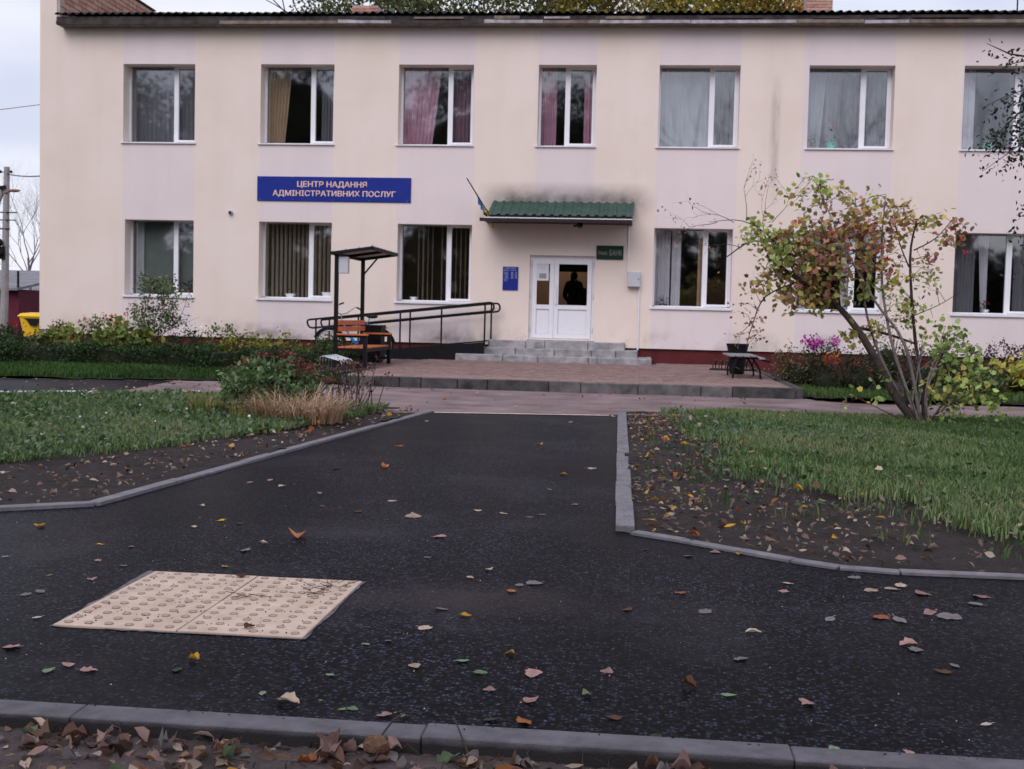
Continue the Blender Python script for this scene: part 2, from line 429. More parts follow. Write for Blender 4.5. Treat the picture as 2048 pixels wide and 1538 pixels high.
M['paver'] = mat('pink_paving_brick', (.27,.18,.165), .9, var=.2, vs=7, bump=.3)
M['paver2'] = mat('brown_paving_brick', (.21,.15,.142), .9, var=.25, vs=7, bump=.3)
M['joint'] = mat('paving_joint_sand', (.14,.115,.105), .95, var=.3)
M['tactile'] = mat('sand_coloured_tactile_concrete', (.47,.36,.285), .85, var=.11, vs=7, bump=.2, bs=160, c2=(.52,.41,.34))
M['stud'] = mat('worn_tactile_stud', (.33,.25,.2), .85, var=.3, vs=50)
M['grout'] = mat('cement_smear', (.13,.122,.13), .95, var=.5, vs=20, bump=.4)
M['road_white'] = mat('white_road_paint', (.55,.55,.6), .8, var=.2, vs=10)
M['road_cream'] = mat('cream_edge_strip', (.62,.5,.42), .85, var=.25, vs=8)
M['bark'] = mat('grey_brown_bark', (.06,.046,.04), .9, var=.4, vs=14, bump=.6, bs=50)
M['bark_pale'] = mat('pale_grey_bark', (.2,.17,.17), .9, var=.3, vs=14, bump=.5, bs=50)
M['twig'] = mat('dark_twig', (.05,.036,.032), .9, var=.3)
M['haze_twig'] = mat('far_grey_twig', (.2,.17,.2), .9, var=.2)
M['leaf'] = leaf_mat('leaf_surface')
M['blade'] = leaf_mat('grass_blade_surface', .5, .3)
M['berry'] = mat('red_berry_skin', (.42,.03,.03), .3, spec=.5)
M['pole'] = mat('grey_pole_concrete', (.3,.29,.3), .9, var=.2, vs=4)
M['rust'] = mat('rusty_lamp_metal', (.24,.12,.09), .7, var=.3)
M['yellow_bin'] = mat('yellow_bin_plastic', (.78,.48,.03), .45, var=.08)
M['burgundy'] = mat('burgundy_wall_paint', (.11,.022,.04), .9, var=.2, vs=2)
M['far_roof'] = mat('grey_slate_sheet', (.2,.2,.22), .9, var=.3, vs=2)
M['shed_wood'] = mat('brown_shed_boards', (.1,.06,.045), .9, var=.35, vs=2)
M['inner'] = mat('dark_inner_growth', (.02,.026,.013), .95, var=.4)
M['lamp_glow'] = mat('lit_lamp_panel', (.9,.85,.75), .5, emit=((1,.86,.66), 6.0))
M['skin'] = mat('skin', (.4,.25,.19), .6)
M['coat'] = mat('dark_coat_cloth', (.018,.018,.022), .9)
M['coat2'] = mat('dark_brown_coat_cloth', (.035,.024,.022), .9)
M['pot_mint'] = mat('mint_green_pot', (.2,.46,.4), .5)
M['pot_white'] = mat('white_flower_pot', (.7,.7,.72), .5)
M['pot_brown'] = mat('brown_flower_pot', (.15,.08,.05), .6)
M['bench_slat'] = mat('grey_weathered_slat', (.22,.22,.23), .8, var=.2)
M['camera_black'] = mat('black_camera_plastic', (.01,.01,.012), .25, spec=.6)
M['pebble'] = mat('pale_chip', (.4,.38,.38), .8, var=.3)
M['ground'] = soil_material('distant_ground', (.03,.03,.016), (.05,.055,.025), (.07,.065,.04))

def shaded_front(m, z_top):
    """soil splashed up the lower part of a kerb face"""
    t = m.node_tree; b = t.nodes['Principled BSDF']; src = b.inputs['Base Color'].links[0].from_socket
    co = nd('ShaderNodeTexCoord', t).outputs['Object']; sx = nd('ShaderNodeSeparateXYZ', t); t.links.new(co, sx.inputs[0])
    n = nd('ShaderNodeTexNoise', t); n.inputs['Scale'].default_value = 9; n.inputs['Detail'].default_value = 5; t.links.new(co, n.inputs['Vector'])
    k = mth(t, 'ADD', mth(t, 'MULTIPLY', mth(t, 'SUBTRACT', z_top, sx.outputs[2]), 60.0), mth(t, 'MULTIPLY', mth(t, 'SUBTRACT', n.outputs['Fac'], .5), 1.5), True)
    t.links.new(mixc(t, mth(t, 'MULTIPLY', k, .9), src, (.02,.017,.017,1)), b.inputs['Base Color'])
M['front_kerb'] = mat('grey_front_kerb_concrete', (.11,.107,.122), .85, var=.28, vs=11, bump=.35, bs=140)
shaded_front(M['front_kerb'], .146)  # near kerb: shade of the front face painted into the base colour
# ---------------------------------------------------------------- ground sheets
def inpoly(P, poly):
    x, y = P[:,0], P[:,1]; c = np.zeros(len(P), bool); n = len(poly)
    for i in range(n):
        x0, y0 = poly[i]; x1, y1 = poly[(i+1) % n]
        k = ((y0 > y) != (y1 > y)) & (x < (x1-x0)*(y-y0)/(y1-y0+1e-12)+x0)
        c ^= k
    return c
_ph = rng.uniform(0, 6.28, (40, 2)); _an = rng.uniform(0, 6.28, 40); _fr = np.exp(rng.uniform(np.log(.5), np.log(34), 40))
def relief(x, y, amp):
    h = np.zeros_like(x)
    for i in range(40):
        h += np.sin((x*np.cos(_an[i])+y*np.sin(_an[i]))*_fr[i]+_ph[i,0]) * (.85 / (1+.28*_fr[i]))
    return h * amp
def sheet(name, poly, z, m, step=None, amp=0.0, kind='structure', smooth=True, crop=None):
    if step is None:
        mb = MB(); mb.add([(x, y, z) for x, y in poly], [tuple(range(len(poly)))])
        o = mb.build(name, m, org=(poly[0][0], poly[0][1], z))
        return tag(o, kind=kind)
    P = np.array(poly); x0, y0 = P.min(0); x1, y1 = P.max(0)
    if crop: x0, x1, y0, y1 = max(x0, crop[0]), min(x1, crop[1]), max(y0, crop[2]), min(y1, crop[3])
    xs = np.arange(x0, x1 + step, step); ys = np.arange(y0, y1 + step, step)
    XX, YY = np.meshgrid(xs, ys); V = np.stack([XX.ravel(), YY.ravel(), z + relief(XX.ravel(), YY.ravel(), amp) + rng.normal(0, amp*.35, XX.size)], 1)
    nx = len(xs); i = np.arange(len(xs)-1); j = np.arange(len(ys)-1); I, J = np.meshgrid(i, j); a = (J*nx+I).ravel()
    F = np.stack([a, a+1, a+nx+1, a+nx], 1)
    cen = V[F].mean(1)[:, :2]; F = F[inpoly(cen, poly)]
    used = np.unique(F); mp_ = np.full(len(V), -1); mp_[used] = np.arange(len(used))
    return tag(mesh_np(name, V[used], mp_[F], m, smooth=smooth), kind=kind)

sheet('ground', [(-300,-120),(300,-120),(300,420),(-300,420)], -.14, M['ground'])
KR = [(-.145,14.83),(-.03,6.50)]
KR2 = [(.02,6.44),(.28,6.27),(.56,6.05),(.8,5.86),(1.0,5.74),(1.27,5.69),(1.84,5.70),(4.,5.73),(7.,5.76)]
KL = [(-2.47,14.24),(-2.86,9.85),(-3.14,6.62),(-3.56,6.33),(-4.4,5.95),(-5.5,5.72),(-9.,5.6)]
sheet('asphalt_path', [(-9.2,3.2),(9.2,3.2),(9.2,5.78)] + KR2[::-1] + [(-.03,6.5),(-.145,14.86),(-.22,14.75),(-2.46,14.30)] + KL[1:], 0.0, M['asphalt'])
sheet('old_pavement', [(-40,10.8),(-12,12.2),(-8,13.9),(-5.9,14.9),(-2.6,14.0),(-2.44,14.24),(-.1,14.80),(2.7,14.7),(5,15.2),(40,18),(40,23),(10,20.2),(6,19.2),(3,18.8),(2.6,19.6),(-5,19.6),(-7.2,19.3),(-10.2,18.4),(-40,11.5)], -.006, M['old_asphalt'])
sheet('asphalt_road', [(-40,10.9),(-12,12.4),(-8.0,14.36),(-7.15,14.95),(-7.6,18.95),(-10.2,18.15),(-14,16.4),(-40,11.2)], .0, M['asphalt'])
wk = thing('kerb', None, None, (-8,14.4,0), kind='structure')
for (xa_, ya_), (xb_, yb_) in (((-12,12.50),(-10.7,13.14)),((-10.68,13.15),(-9.36,13.80)),((-9.34,13.81),(-8.05,14.44)),((-8.03,14.45),(-7.15,15.04)),((-6.35,15.42),(-5.9,15.66))):
    MB().prism([(xa_,ya_,-.1),(xb_,yb_,-.1),(xb_-.04,yb_+.12,-.1),(xa_-.04,ya_+.12,-.1)], (0,0,.17)).build('kerb_stone', M['road_white'], wk, bevel=.01)
sheet('edge_strip', [(-2.40,14.10),(-.30,14.50),(-.30,14.60),(-2.40,14.20)], .006, M['road_cream'])
RB = [(-.1,14.85),(-.01,6.5),(.02,6.45),(.56,6.07),(1.0,5.75),(1.27,5.70),(1.84,5.71),(7,5.77),(12,5.8),(12,16.4),(5,15.85),(2.7,15.25),(.45,15.6),(-.1,15.2)]
sheet('soil_bed', RB, .004, M['soil'], .035, .008, crop=(-1, 7, 0, 17))
LB = [(-2.5,14.3),(-2.88,9.85),(-3.16,6.63),(-3.57,6.35),(-4.4,5.97),(-5.5,5.74),(-12,5.6),(-12,12.3),(-8,14.4),(-5.9,15.65),(-4.8,15.2),(-2.6,14.75)]
sheet('soil_bed', LB, .004, M['soil'], .04, .008)
sheet('leaf_strewn_ground', [(-6,-6),(6,-6),(6,2.2),(-6,2.2)], -.055, M['mud'])
sheet('leaf_strewn_ground', [(-3.2,2.18),(3.2,2.18),(3.2,3.15),(-3.2,3.15)], -.055, M['mud'], .016, .006)
GR = [(.33,14.95),(.46,12.5),(.62,10.4),(.55,9.1),(.9,8.6),(1.29,8.0),(1.62,7.0),(2.03,6.3),(4,6.0),(12,5.95),(12,16.4),(5,15.8),(2.7,15.2),(.4,15.5)]
GL = [(-12,7.7),(-4.56,8.1),(-4.2,8.5),(-3.9,9.2),(-3.55,10.5),(-3.3,11.5),(-3.05,13),(-3.0,14.3),(-4.8,15.1),(-5.9,15.6),(-8,14.35),(-12,12.3)]
SL = [(-30,13.5),(-14,16.5),(-10.2,18.25),(-7.2,19.2),(-4.86,19.3),(-4.9,21.2),(-5.5,22.4),(-30,22.4)]
sheet('grass_strip', SL, .03, M['turf'], .2, .006)
sheet('flower_bed_soil', [(-30,22.38),(-5.5,22.38),(-5.75,27.6),(-7.7,28.4),(-30,28.4)], .05, M['soil'], .25, .01)
SR = [(2.62,19.4),(3.25,18.5),(6,18.9),(10,19.9),(16,21),(16,28.4),(2.62,28.4)]
sheet('flower_bed_soil', SR, .05, M['soil'], .2, .012)

# ---------------------------------------------------------------- kerbs
def kerb(poly, w, z0, z1, L, m, gap=.003, label=None):
    root = thing('kerb', None, None, (poly[0][0], poly[0][1], z0), kind='structure')
    pts = [Vector((*p, 0)) for p in poly]; d = [0]
    for i in range(len(pts)-1): d.append(d[-1] + (pts[i+1]-pts[i]).length)
    def at(s):
        for i in range(len(pts)-1):
            if s <= d[i+1] + 1e-9: return pts[i].lerp(pts[i+1], (s-d[i])/(d[i+1]-d[i]))
        return pts[-1]
    # stones follow the polyline, one per length L, broken at corners
    stops = [0.0]
    for i in range(len(pts)-1):
        n = max(1, round((d[i+1]-d[i]) / L))
        for k in range(1, n+1): stops.append(d[i] + (d[i+1]-d[i])*k/n)
    for a, b in zip(stops[:-1], stops[1:]):
        A, B = at(a), at(b); u = (B-A).normalized(); nrm = Vector((-u.y, u.x, 0)) * w/2
        A2, B2 = A + u*gap/2, B - u*gap/2; dz = random.uniform(-.003, .003); j = nrm.normalized()*random.uniform(-.003, .003)
        mb = MB(); mb.prism([Vector((*(p+j).xy, z0)) for p in (A2-nrm, B2-nrm, B2+nrm, A2+nrm)], (0,0,z1+dz-z0))
        mb.build('kerb_stone', m, root, bevel=.0035)
    return root
kerb(KR, .105, -.1, .03, .98, M['kerb'])
kerb(KR2, .075, -.1, .016, .98, M['kerb'])
kerb(KL, .085, -.1, .02, .98, M['kerb'])
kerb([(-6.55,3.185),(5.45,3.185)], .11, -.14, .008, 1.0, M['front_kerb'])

# ---------------------------------------------------------------- tactile paving
tp = thing('tactile_paving', 'sand coloured tactile paving square with raised studs set in the asphalt', 'paving', (-1.605,4.51,0))
mb = MB()
ring = [(-2.074,4.04),(-1.136,4.04),(-1.13,4.975),(-2.11,4.995)]
pts = []
for i in range(4):
    a, b = Vector(ring[i]), Vector(ring[(i+1) % 4])
    for k in range(14):
        p = a.lerp(b, k/14) + Vector((rng.normal(0,.004), rng.normal(0,.006))); pts.append((p.x, p.y, .003))
mb.add(pts, [tuple(range(len(pts)))]).build('cement_bed', M['grout'], tp)
sb = MB().lathe([(.0165,0),(.015,.004),(.010,.0052)], 10)
stud_me = None
for ix in range(2):
    for iy in range(2):
        x0 = -2.068 + ix*.466; y0 = 4.045 + iy*.463
        tl = MB().bb(x0, x0+.4595, y0, y0+.4565, -.03, .0085+.001*((ix+iy) % 2)).build('tile', M['tactile'], tp, bevel=.002)
        for a in range(6):
            for b in range(6):
                p = Vector((x0+.04+a*.0763, y0+.04+b*.0757, .0092))
                if stud_me is None:
                    o = sb.build('stud', M['stud'], org=(0,0,0), smooth=True); stud_me = o.data
                else:
                    o = bpy.data.objects.new('stud', stud_me); col.objects.link(o)
                o.parent = tl; o.location = p - ORG[tl.name]

# ---------------------------------------------------------------- terrace of paving bricks, its edge blocks
terr = thing('terrace', None, None, (-1.1,19.2,0), kind='structure')
TX0, TX1, TY0, TY1 = -4.82, 2.56, 19.28, 28.2
def tz(y): return .165 + (y-TY0)*.004
MB().add([(TX0,TY0-.05,-.1),(TX1,TY0-.05,-.1),(TX1,TY1,-.1),(TX0,TY1,-.1),(TX0,TY0-.05,.15),(TX1,TY0-.05,.15),(TX1,TY1,.182),(TX0,TY1,.182)],
   [(0,3,2,1),(4,5,6,7),(0,1,5,4),(1,2,6,5),(2,3,7,6),(3,0,4,7)]).build('paving_base', M['joint'], terr)
MB().bb(-5.9,TX0,22.2,TY1,-.1,.172).build('paving_base', M['joint'], terr)
brick_mes = [MB().bb(-.096,.096,-.046,.046,-.05,0).build('paving_brick', m, terr, bevel=.004) for m in (M['paver'], M['paver2'])]
mes = []
for o in brick_mes:
    me = o.data
    for v in me.vertices: v.co += ORG[terr.name]
    mes.append(me); bpy.data.objects.remove(o)
rest = MB(); cnt = 0
ny = int((TY1-TY0)/.1)
for j in range(ny):
    y = TY0 + .05 + j*.1
    for i in range(int((TX1-TX0)/.2)):
        x = TX0 + .1 + i*.2 + (.1 if j % 2 else 0)
        if x > TX1 - .05: continue
        if y > 27.0 and -4.3 < x < .5: continue
        z = tz(y) + random.uniform(-.004, .004)
        if cnt < 296:
            o = bpy.data.objects.new('paving_brick', mes[0 if random.random() < .6 else 1]); col.objects.link(o)
            o.parent = terr; o.location = Vector((x, y, z)) - ORG[terr.name]; o.rotation_euler = (0, 0, random.uniform(-.015, .015)); cnt += 1
        else:
            a, b = .096, .046
            q = 0 if random.random() < .6 else 1
            rest.add([(x-a,y-b,z),(x+a,y-b,z),(x+a,y+b,z),(x-a,y+b,z),(x-a,y-b,z-.03),(x+a,y-b,z-.03)], [(0,1,2,3),(4,5,1,0)], q)
for j in range(60):                       # the strip left of the terrace that carries the bench
    for i in range(5):
        x, y = -5.8 + i*.2 + (.1 if j % 2 else 0), 22.25 + j*.1
        z = .178 + random.uniform(-.004, .004); a, b = .096, .046
        rest.add([(x-a,y-b,z),(x+a,y-b,z),(x+a,y+b,z),(x-a,y+b,z)], [(0,1,2,3)], random.choice((0,0,1)))
o = rest.build('paving_brick', [M['paver'], M['paver2']], terr); o['kind'] = 'stuff'
x = TX0
seq = [.3,.26,.42,.36,.6,.5,1.0,.52,.92,1.0,.5,.98,.6]
for k, L in enumerate(seq):
    L = min(L, TX1 - x + .02)
    if L < .08: break
    MB().bb(x+.005, x+L-.005, TY0-.15+random.uniform(-.008,.008), TY0-.005, -.08, .168+random.uniform(-.008,.004)).build('edge_block', random.choice((M['concrete_mid'], M['concrete_dark'], M['concrete_dark'])), terr, bevel=.012)
    x += L
y = TY0
while y < 27.6:
    MB().bb(TX1+.005, TX1+.13, y+.004, y+.95, -.05, tz(y)+.004).build('edge_block', M['concrete_dark'], terr, bevel=.01); y += .96

# ---------------------------------------------------------------- the building
D = 28.3
bld = thing('public_building', 'two storey cream and lilac rendered public building with dark corrugated roof', 'building', (0, D, 0))
UP = [(-12.70,-10.88),(-9.23,-7.41),(-5.83,-4.02),(-2.47,-1.10),(.37,2.24),(3.81,5.74),(7.28,9.2),(10.8,12.7)]
LO = [(-12.64,-10.88),(-9.23,-7.41),(-5.79,-3.98),None,(.36,2.19),(3.68,5.66),(7.24,9.2),(10.8,12.7)]
UZ, LZ, DR = (5.27, 7.18), (1.50, 3.39), (-2.57, -1.02, .69, 2.70)
FX0, FX1, FZ0, FZ1 = -14.85, 16.0, .54, 8.14
openings = [(a, b, *UZ) for a, b in UP] + [(w[0], w[1], *LZ) for w in LO if w] + [DR]
xs = sorted({FX0, FX1, -14.3} | {q for a, b, c, d in openings for q in (a, b)}); zs = sorted({FZ0, FZ1, *UZ, *LZ, DR[2], DR[3], 3.9})
mb = MB()
def colband(xm, zm):
    for i, (a, b) in enumerate(UP):
        lo = LO[i] or (a, b)
        if min(a, lo[0]) < xm < max(b, lo[1]):
            if i == 3: return 1 if zm > 3.9 else 0
            return 1
    return 0
for i in range(len(xs)-1):
    for j in range(len(zs)-1):
        xm, zm = (xs[i]+xs[i+1])/2, (zs[j]+zs[j+1])/2
        if any(a < xm < b and c < zm < d for a, b, c, d in openings): continue
        mb.add([(xs[i],D,zs[j]),(xs[i+1],D,zs[j]),(xs[i+1],D,zs[j+1]),(xs[i],D,zs[j+1])], [(0,1,2,3)], colband(xm, zm))
RV = .43
for a, b, c, d in openings:
    mb.add([(a,D,c),(a,D+RV,c),(a,D+RV,d),(a,D,d)], [(0,1,2,3)]); mb.add([(b,D,c),(b,D,d),(b,D+RV,d),(b,D+RV,c)], [(0,1,2,3)])
    mb.add([(a,D,d),(a,D+RV,d),(b,D+RV,d),(b,D,d)], [(0,1,2,3)]); mb.add([(a,D,c),(b,D,c),(b,D+RV,c),(a,D+RV,c)], [(0,1,2,3)])
mb.add([(FX0,D,FZ0),(FX1,D,FZ0),(FX1,D+.06,FZ0),(FX0,D+.06,FZ0)], [(0,1,2,3)])
mb.add([(FX0,D,FZ0),(FX0,D+12,FZ0),(FX0,D+12,FZ1),(FX0,D,FZ1)], [(0,1,2,3)])
mb.add([(FX1,D,FZ0),(FX1,D+12,FZ0),(FX1,D+12,FZ1),(FX1,D,FZ1)], [(0,1,2,3)])
mb.add([(FX0,D+12,FZ0),(FX1,D+12,FZ0),(FX1,D+12,FZ1),(FX0,D+12,FZ1)], [(0,1,2,3)])
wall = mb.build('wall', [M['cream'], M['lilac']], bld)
MB().bb(FX0+.05, FX1-.05, D+.06, D+.3, -.1, .56).build('plinth', M['plinth'], bld)
# gable parapet on the left end with its brick inner face
gp = MB().bb(-14.85, -14.42, D+.002, D+5.7, 8.0, 9.92).build('parapet', M['cream'], bld)
MB().bb(-14.42, -14.35, D+.02, D+5.7, 8.0, 9.9).build('mortar_bed', M['mortar'], gp)
bme = None
for r in range(14):
    z = 8.08 + r*.13; n = 13
    for k in range(n):
        y = D + .05 + k*.44 + (.22 if r % 2 else 0)
        if y + .42 > D + 5.7: continue
        o = MB().bb(-14.36, -14.325+random.uniform(-.006,.004), y, y+.42, z, z+.112).build('brick', random.choice((M['brick'], M['brick2'])), gp)
MB().bb(-14.87, -14.30, D+.02, D+5.75, 9.92, 9.96).build('coping', M['old_wood_dark'], gp)
# roof
rs = Vector((0, 5.4, 1.12)); eY, eZ = D-.42, 8.30
x = -14.27; k = 0
while x < 16.1:
    me_mb = MB(); n = 34; wd = 1.12
    top = []
    for layer in (0, -.008):
        for q in range(2):
            for i in range(n+1):
                xx = x + wd*i/n
                wv = .03*math.cos(2*PI*xx/.2)
                top.append((xx, eY + q*5.4 + (.02*math.sin(k*2.3) if q == 0 else 0), eZ + q*1.12 + wv + layer + .004*(k % 2)))
    N = n+1; f = []
    for i in range(n):
        f += [(i, i+1, N+i+1, N+i), (2*N+i, 3*N+i, 3*N+i+1, 2*N+i+1), (i, 2*N+i, 2*N+i+1, i+1)]
    me_mb.add(top, f).build('roof_sheet', M['slate'], bld, smooth=True); x += wd - .02; k += 1
MB().add([(-14.2,eY+5.4,9.42),(16,eY+5.4,9.42),(16,D+12,8.1),(-14.2,D+12,8.1)], [(0,1,2,3)]).build('rear_roof', M['slate'], bld)
MB().bb(-14.25, 16, D-.36, D-.012, 8.05, 8.075).build('soffit', M['old_wood_mid'], bld)
MB().bb(-14.25, 16, D-.345, D-.30, 8.076, 8.24).build('eave_beam', M['old_wood_dark'], bld)
x = -14.25; k = 0
boards = [(4.1,'old_wood_dark'),(2.9,'old_wood_mid'),(1.3,'old_wood_light'),(2.2,'old_wood_dark'),(1.4,'old_wood_light'),(1.3,'old_wood_mid'),(2.1,'old_wood_light'),(2.4,'old_wood_light'),(1.5,'old_wood_mid'),(1.0,'old_wood_light'),(2.6,'old_wood_mid'),(1.6,'old_wood_light'),(6,'old_wood_dark')]
for L, mm in boards:
    L2 = min(L, 16-x)
    if L2 <= 0: break
    dz = random.uniform(-.02, .015)
    MB().add([(x,D-.375,8.06+dz),(x+L2-.02,D-.375,8.06+dz*.3),(x+L2-.02,D-.36,8.06+dz*.3),(x,D-.36,8.06+dz),(x,D-.375,8.135+dz),(x+L2-.02,D-.375,8.13+dz*.3),(x+L2-.02,D-.36,8.13+dz*.3),(x,D-.36,8.135+dz)],
        [(0,3,2,1),(4,5,6,7),(0,1,5,4),(1,2,6,5),(2,3,7,6),(3,0,4,7)]).build('fascia_board', M[mm], bld)
    if random.random() < .75:
        l0 = x + random.uniform(0, .3)*L2; l1 = l0 + random.uniform(.3, .6)*L2
        MB().bb(l0, l1, D-.39, D-.377, 8.15+random.uniform(0,.02), 8.2+random.uniform(0,.03)).build('fascia_board', M[random.choice(('old_wood_light','old_wood_dark','old_wood_mid'))], bld)
    x += L2
def chimney(x0, x1, z1, taper):
    c = MB().bb(x0+.01, x1-.01, 33.01, 33.69, 8.9, z1-.01).build('chimney', M['mortar'], bld)
    z = 9.0; r = 0
    while z < z1 - .05:
        k = x0 + (0 if r % 2 else -.12)
        while k < x1:
            a, b = max(k, x0), min(k+.24, x1)
            if b - a > .03: MB().bb(a+.006, b-.006, 32.99, 33.05, z, z+.068).build('brick', random.choice((M['brick'], M['brick2'])), c)
            k += .25
        z += .08; r += 1
    if taper: MB().bb(x0-.05, x1+.05, 32.95, 33.75, z1, z1+.05).build('cap', M['mortar'], c)
chimney(-8.16, -7.42, 9.82, False)
chimney(4.3, 4.99, 10.5, True)
MB().tube([(9.76,33,9.2),(9.76,33,11.2)], .02).tube([(9.4,33,10.9),(10.1,33,10.9)], .012).build('aerial', M['black'], bld)
# rooms
mb = MB()
for z0, z1 in ((.5,.66),(4.25,4.45),(7.85,8.0)): mb.bb(FX0+.1, FX1-.1, D+.32, D+5.2, z0, z1)
mb.bb(FX0+.1, FX1-.1, D+5.0, D+5.2, .66, 7.85)
for xp in (-14.7,-10.2,-6.7,-3.3,-.3,2.95,6.5,10.0,13.6): mb.bb(xp-.06, xp+.06, D+.34, D+5.0, .66, 7.85)
mb.build('interior_wall', M['interior'], bld)
MB().bb(-3.2, -.4, D+4.0, D+4.1, .67, 4.2).bb(-3.22, -3.18, D+.4, D+4.0, .67, 4.2).bb(-.42, -.38, D+.4, D+4.0, .67, 4.2).build('hall_wall', M['hall'], bld)
MB().bb(-3.2, -.4, D+1.3, D+1.36, 2.37, 4.2).build('hall_lintel', M['coat2'], bld)

def curtain(x0, x1, z0, z1, y, folds, amp, m, parent, taper=0.0, side=0, name='curtain'):
    n = max(8, folds*6); mz = 6; V = []; F = []
    for j in range(mz+1):
        t = j/mz
        for i in range(n+1):
            u = i/n
            a, b = x0, x1
            if side > 0: b = x1 - taper*(1-t)**1.3
            if side < 0: a = x0 + taper*(1-t)**1.3
            V.append((a + (b-a)*u, y + amp*math.sin(2*PI*folds*u + .6*math.sin(5*u)) + .3*amp*math.sin(13*u + 2*t), z0 + (z1-z0)*t))
    for j in range(mz):
        for i in range(n): F.append((j*(n+1)+i, j*(n+1)+i+1, (j+1)*(n+1)+i+1, (j+1)*(n+1)+i))
    return MB().add(V, F).build(name, m, parent, smooth=True)
def window(a, b, z0, z1, split, low):
    yf0, yf1 = D+.35, D+.415; w = .05; z1 = z1 + .05
    f = MB()
    f.bb(a, b, yf0, yf1, z1-w, z1); f.bb(a, b, yf0, yf1, z0+.0, z0+w+.02); f.bb(a, a+w, yf0, yf1, z0, z1); f.bb(b-w, b, yf0, yf1, z0, z1)
    xm = a + (b-a)*split; f.bb(xm-.035, xm+.035, yf0-.001, yf1, z0+w, z1-w)
    win = f.build('window', M['pvc'], bld)
    s = MB(); xa, xb = xm+.035, b-w; za, zb = z0+w+.02, z1-w; q = .05
    s.bb(xa, xb, yf0-.02, yf1-.02, za, za+q); s.bb(xa, xb, yf0-.02, yf1-.02, zb-q, zb); s.bb(xa, xa+q, yf0-.019, yf1-.02, za+q, zb-q); s.bb(xb-q, xb, yf0-.019, yf1-.02, za+q, zb-q)
    s.build('sash', M['pvc'], win)
    MB().bb(a+w, xm-.035, yf0+.035, yf0+.042, z0+w+.02, z1-w).build('pane', M['glass'], win)
    MB().bb(xa+q, xb-q, yf0+.02, yf0+.027, za+q, zb-q).build('pane', M['glass'], win)
    MB().add([(a-.05,D-.045,z0-.02),(b+.03,D-.045,z0-.02),(b+.03,D+.35,z0+.03),(a-.05,D+.35,z0+.03),(a-.05,D-.045,z0+.022 if low else z0+.005),(b+.03,D-.045,z0+.022 if low else z0+.005),(b+.03,D+.35,z0+.05),(a-.05,D+.35,z0+.05)],
      [(0,3,2,1),(4,5,6,7),(0,1,5,4),(1,2,6,5),(2,3,7,6),(3,0,4,7)]).build('sill', M['steel_sill'], win)
    MB().bb(a, b, D+.42, D+.8, z0-.01, z0+.03).build('inner_sill', M['pvc'], win)
    return win
YC = D + .51
UW = []
for i, (a, b) in enumerate(UP): UW.append(window(a, b, *UZ, .48 if i == 3 else .655, False))
LW = []
for i, w_ in enumerate(LO): LW.append(window(w_[0], w_[1], *LZ, .655, True) if w_ else None)
z0, z1 = UZ
def cu(i, f0, f1, folds, m, up=True, **k):
    a, b = (UP if up else LO)[i]; zz = UZ if up else LZ
    curtain(a + (b-a)*f0, a + (b-a)*f1, zz[0]+.02, zz[1]+.05, k.pop('y', YC), folds, k.pop('amp', .03), m, (UW if up else LW)[i], **k)
cu(0, .0, .1, 3, M['gray_tulle']); cu(0, .1, 1.0, 14, M['gray_tulle'], amp=.02)
cu(1, .02, .34, 7, M['beige'], taper=.16, side=1); cu(1, .76, 1.0, 6, M['gray_tulle'])
cu(2, .0, .52, 9, M['pink'], taper=.2, side=1); cu(2, .66, 1.0, 7, M['pink_gray'])
cu(3, .0, .3, 5, M['pink']); cu(3, .78, 1.0, 4, M['pink'])
cu(4, .0, .68, 12, M['tulle'], amp=.012); cu(4, .68, 1.0, 6, M['gray_tulle'])
cu(5, .0, .24, 5, M['tulle'], taper=.12, side=1); cu(5, .24, 1.0, 16, M['gray_tulle'])
cu(6, .0, .2, 4, M['white_cloth']); cu(6, .6, 1.0, 7, M['gray_tulle'])
MB().bb(LO[0][0]+.28, LO[0][1]+.02, YC, YC+.01, LZ[0]+.02, LZ[1]+.1).build('roller_blind', M['roller'], LW[0])
MB().bb(LO[0][0]+.1, LO[0][0]+.3, YC-.04, YC-.02, LZ[0]+.02, LZ[1]).build('inner_jamb', M['gray_box'], LW[0])
def vblinds(i, n, skip, ang):
    a, b = LO[i]
    for k in range(n):
        if k in skip: continue
        x = a + .2 + (b-a-.3)*k/(n-1); an = ang + random.uniform(-.08, .08); h = .042
        MB().add([(x-h*math.cos(an), YC-h*math.sin(an), LZ[0]+.04),(x+h*math.cos(an), YC+h*math.sin(an), LZ[0]+.04),(x+h*math.cos(an), YC+h*math.sin(an), LZ[1]+.05),(x-h*math.cos(an), YC-h*math.sin(an), LZ[1]+.05)], [(0,1,2,3)]).build('blind_slat', M['slat'], LW[i])
    MB().bb(a, b, YC-.03, YC+.03, LZ[1]+.05, LZ[1]+.1).build('blind_rail', M['pvc'], LW[i])
vblinds(1, 15, (), 1.0); vblinds(2, 14, (0,1,6,9), 1.35)
cu(4, .0, .22, 5, M['white_cloth'], up=False); cu(4, .24, .36, 2, M['white_cloth'], up=False); cu(4, .58, .66, 2, M['beige'], up=False)
cu(5, .0, .15, 3, M['white_cloth'], up=False); cu(5, .55, .68, 3, M['white_cloth'], up=False)
cu(6, .34, .45, 3, M['white_cloth'], up=False, taper=.1, side=-1); cu(6, .04, .3, 6, M['gray_tulle'], up=False)
cu(6, .75, 1.0, 4, M['gray_tulle'], up=False)
cu(7, .0, 1.0, 14, M['tulle']); cu(7, .0, .4, 5, M['white_cloth'], up=False)

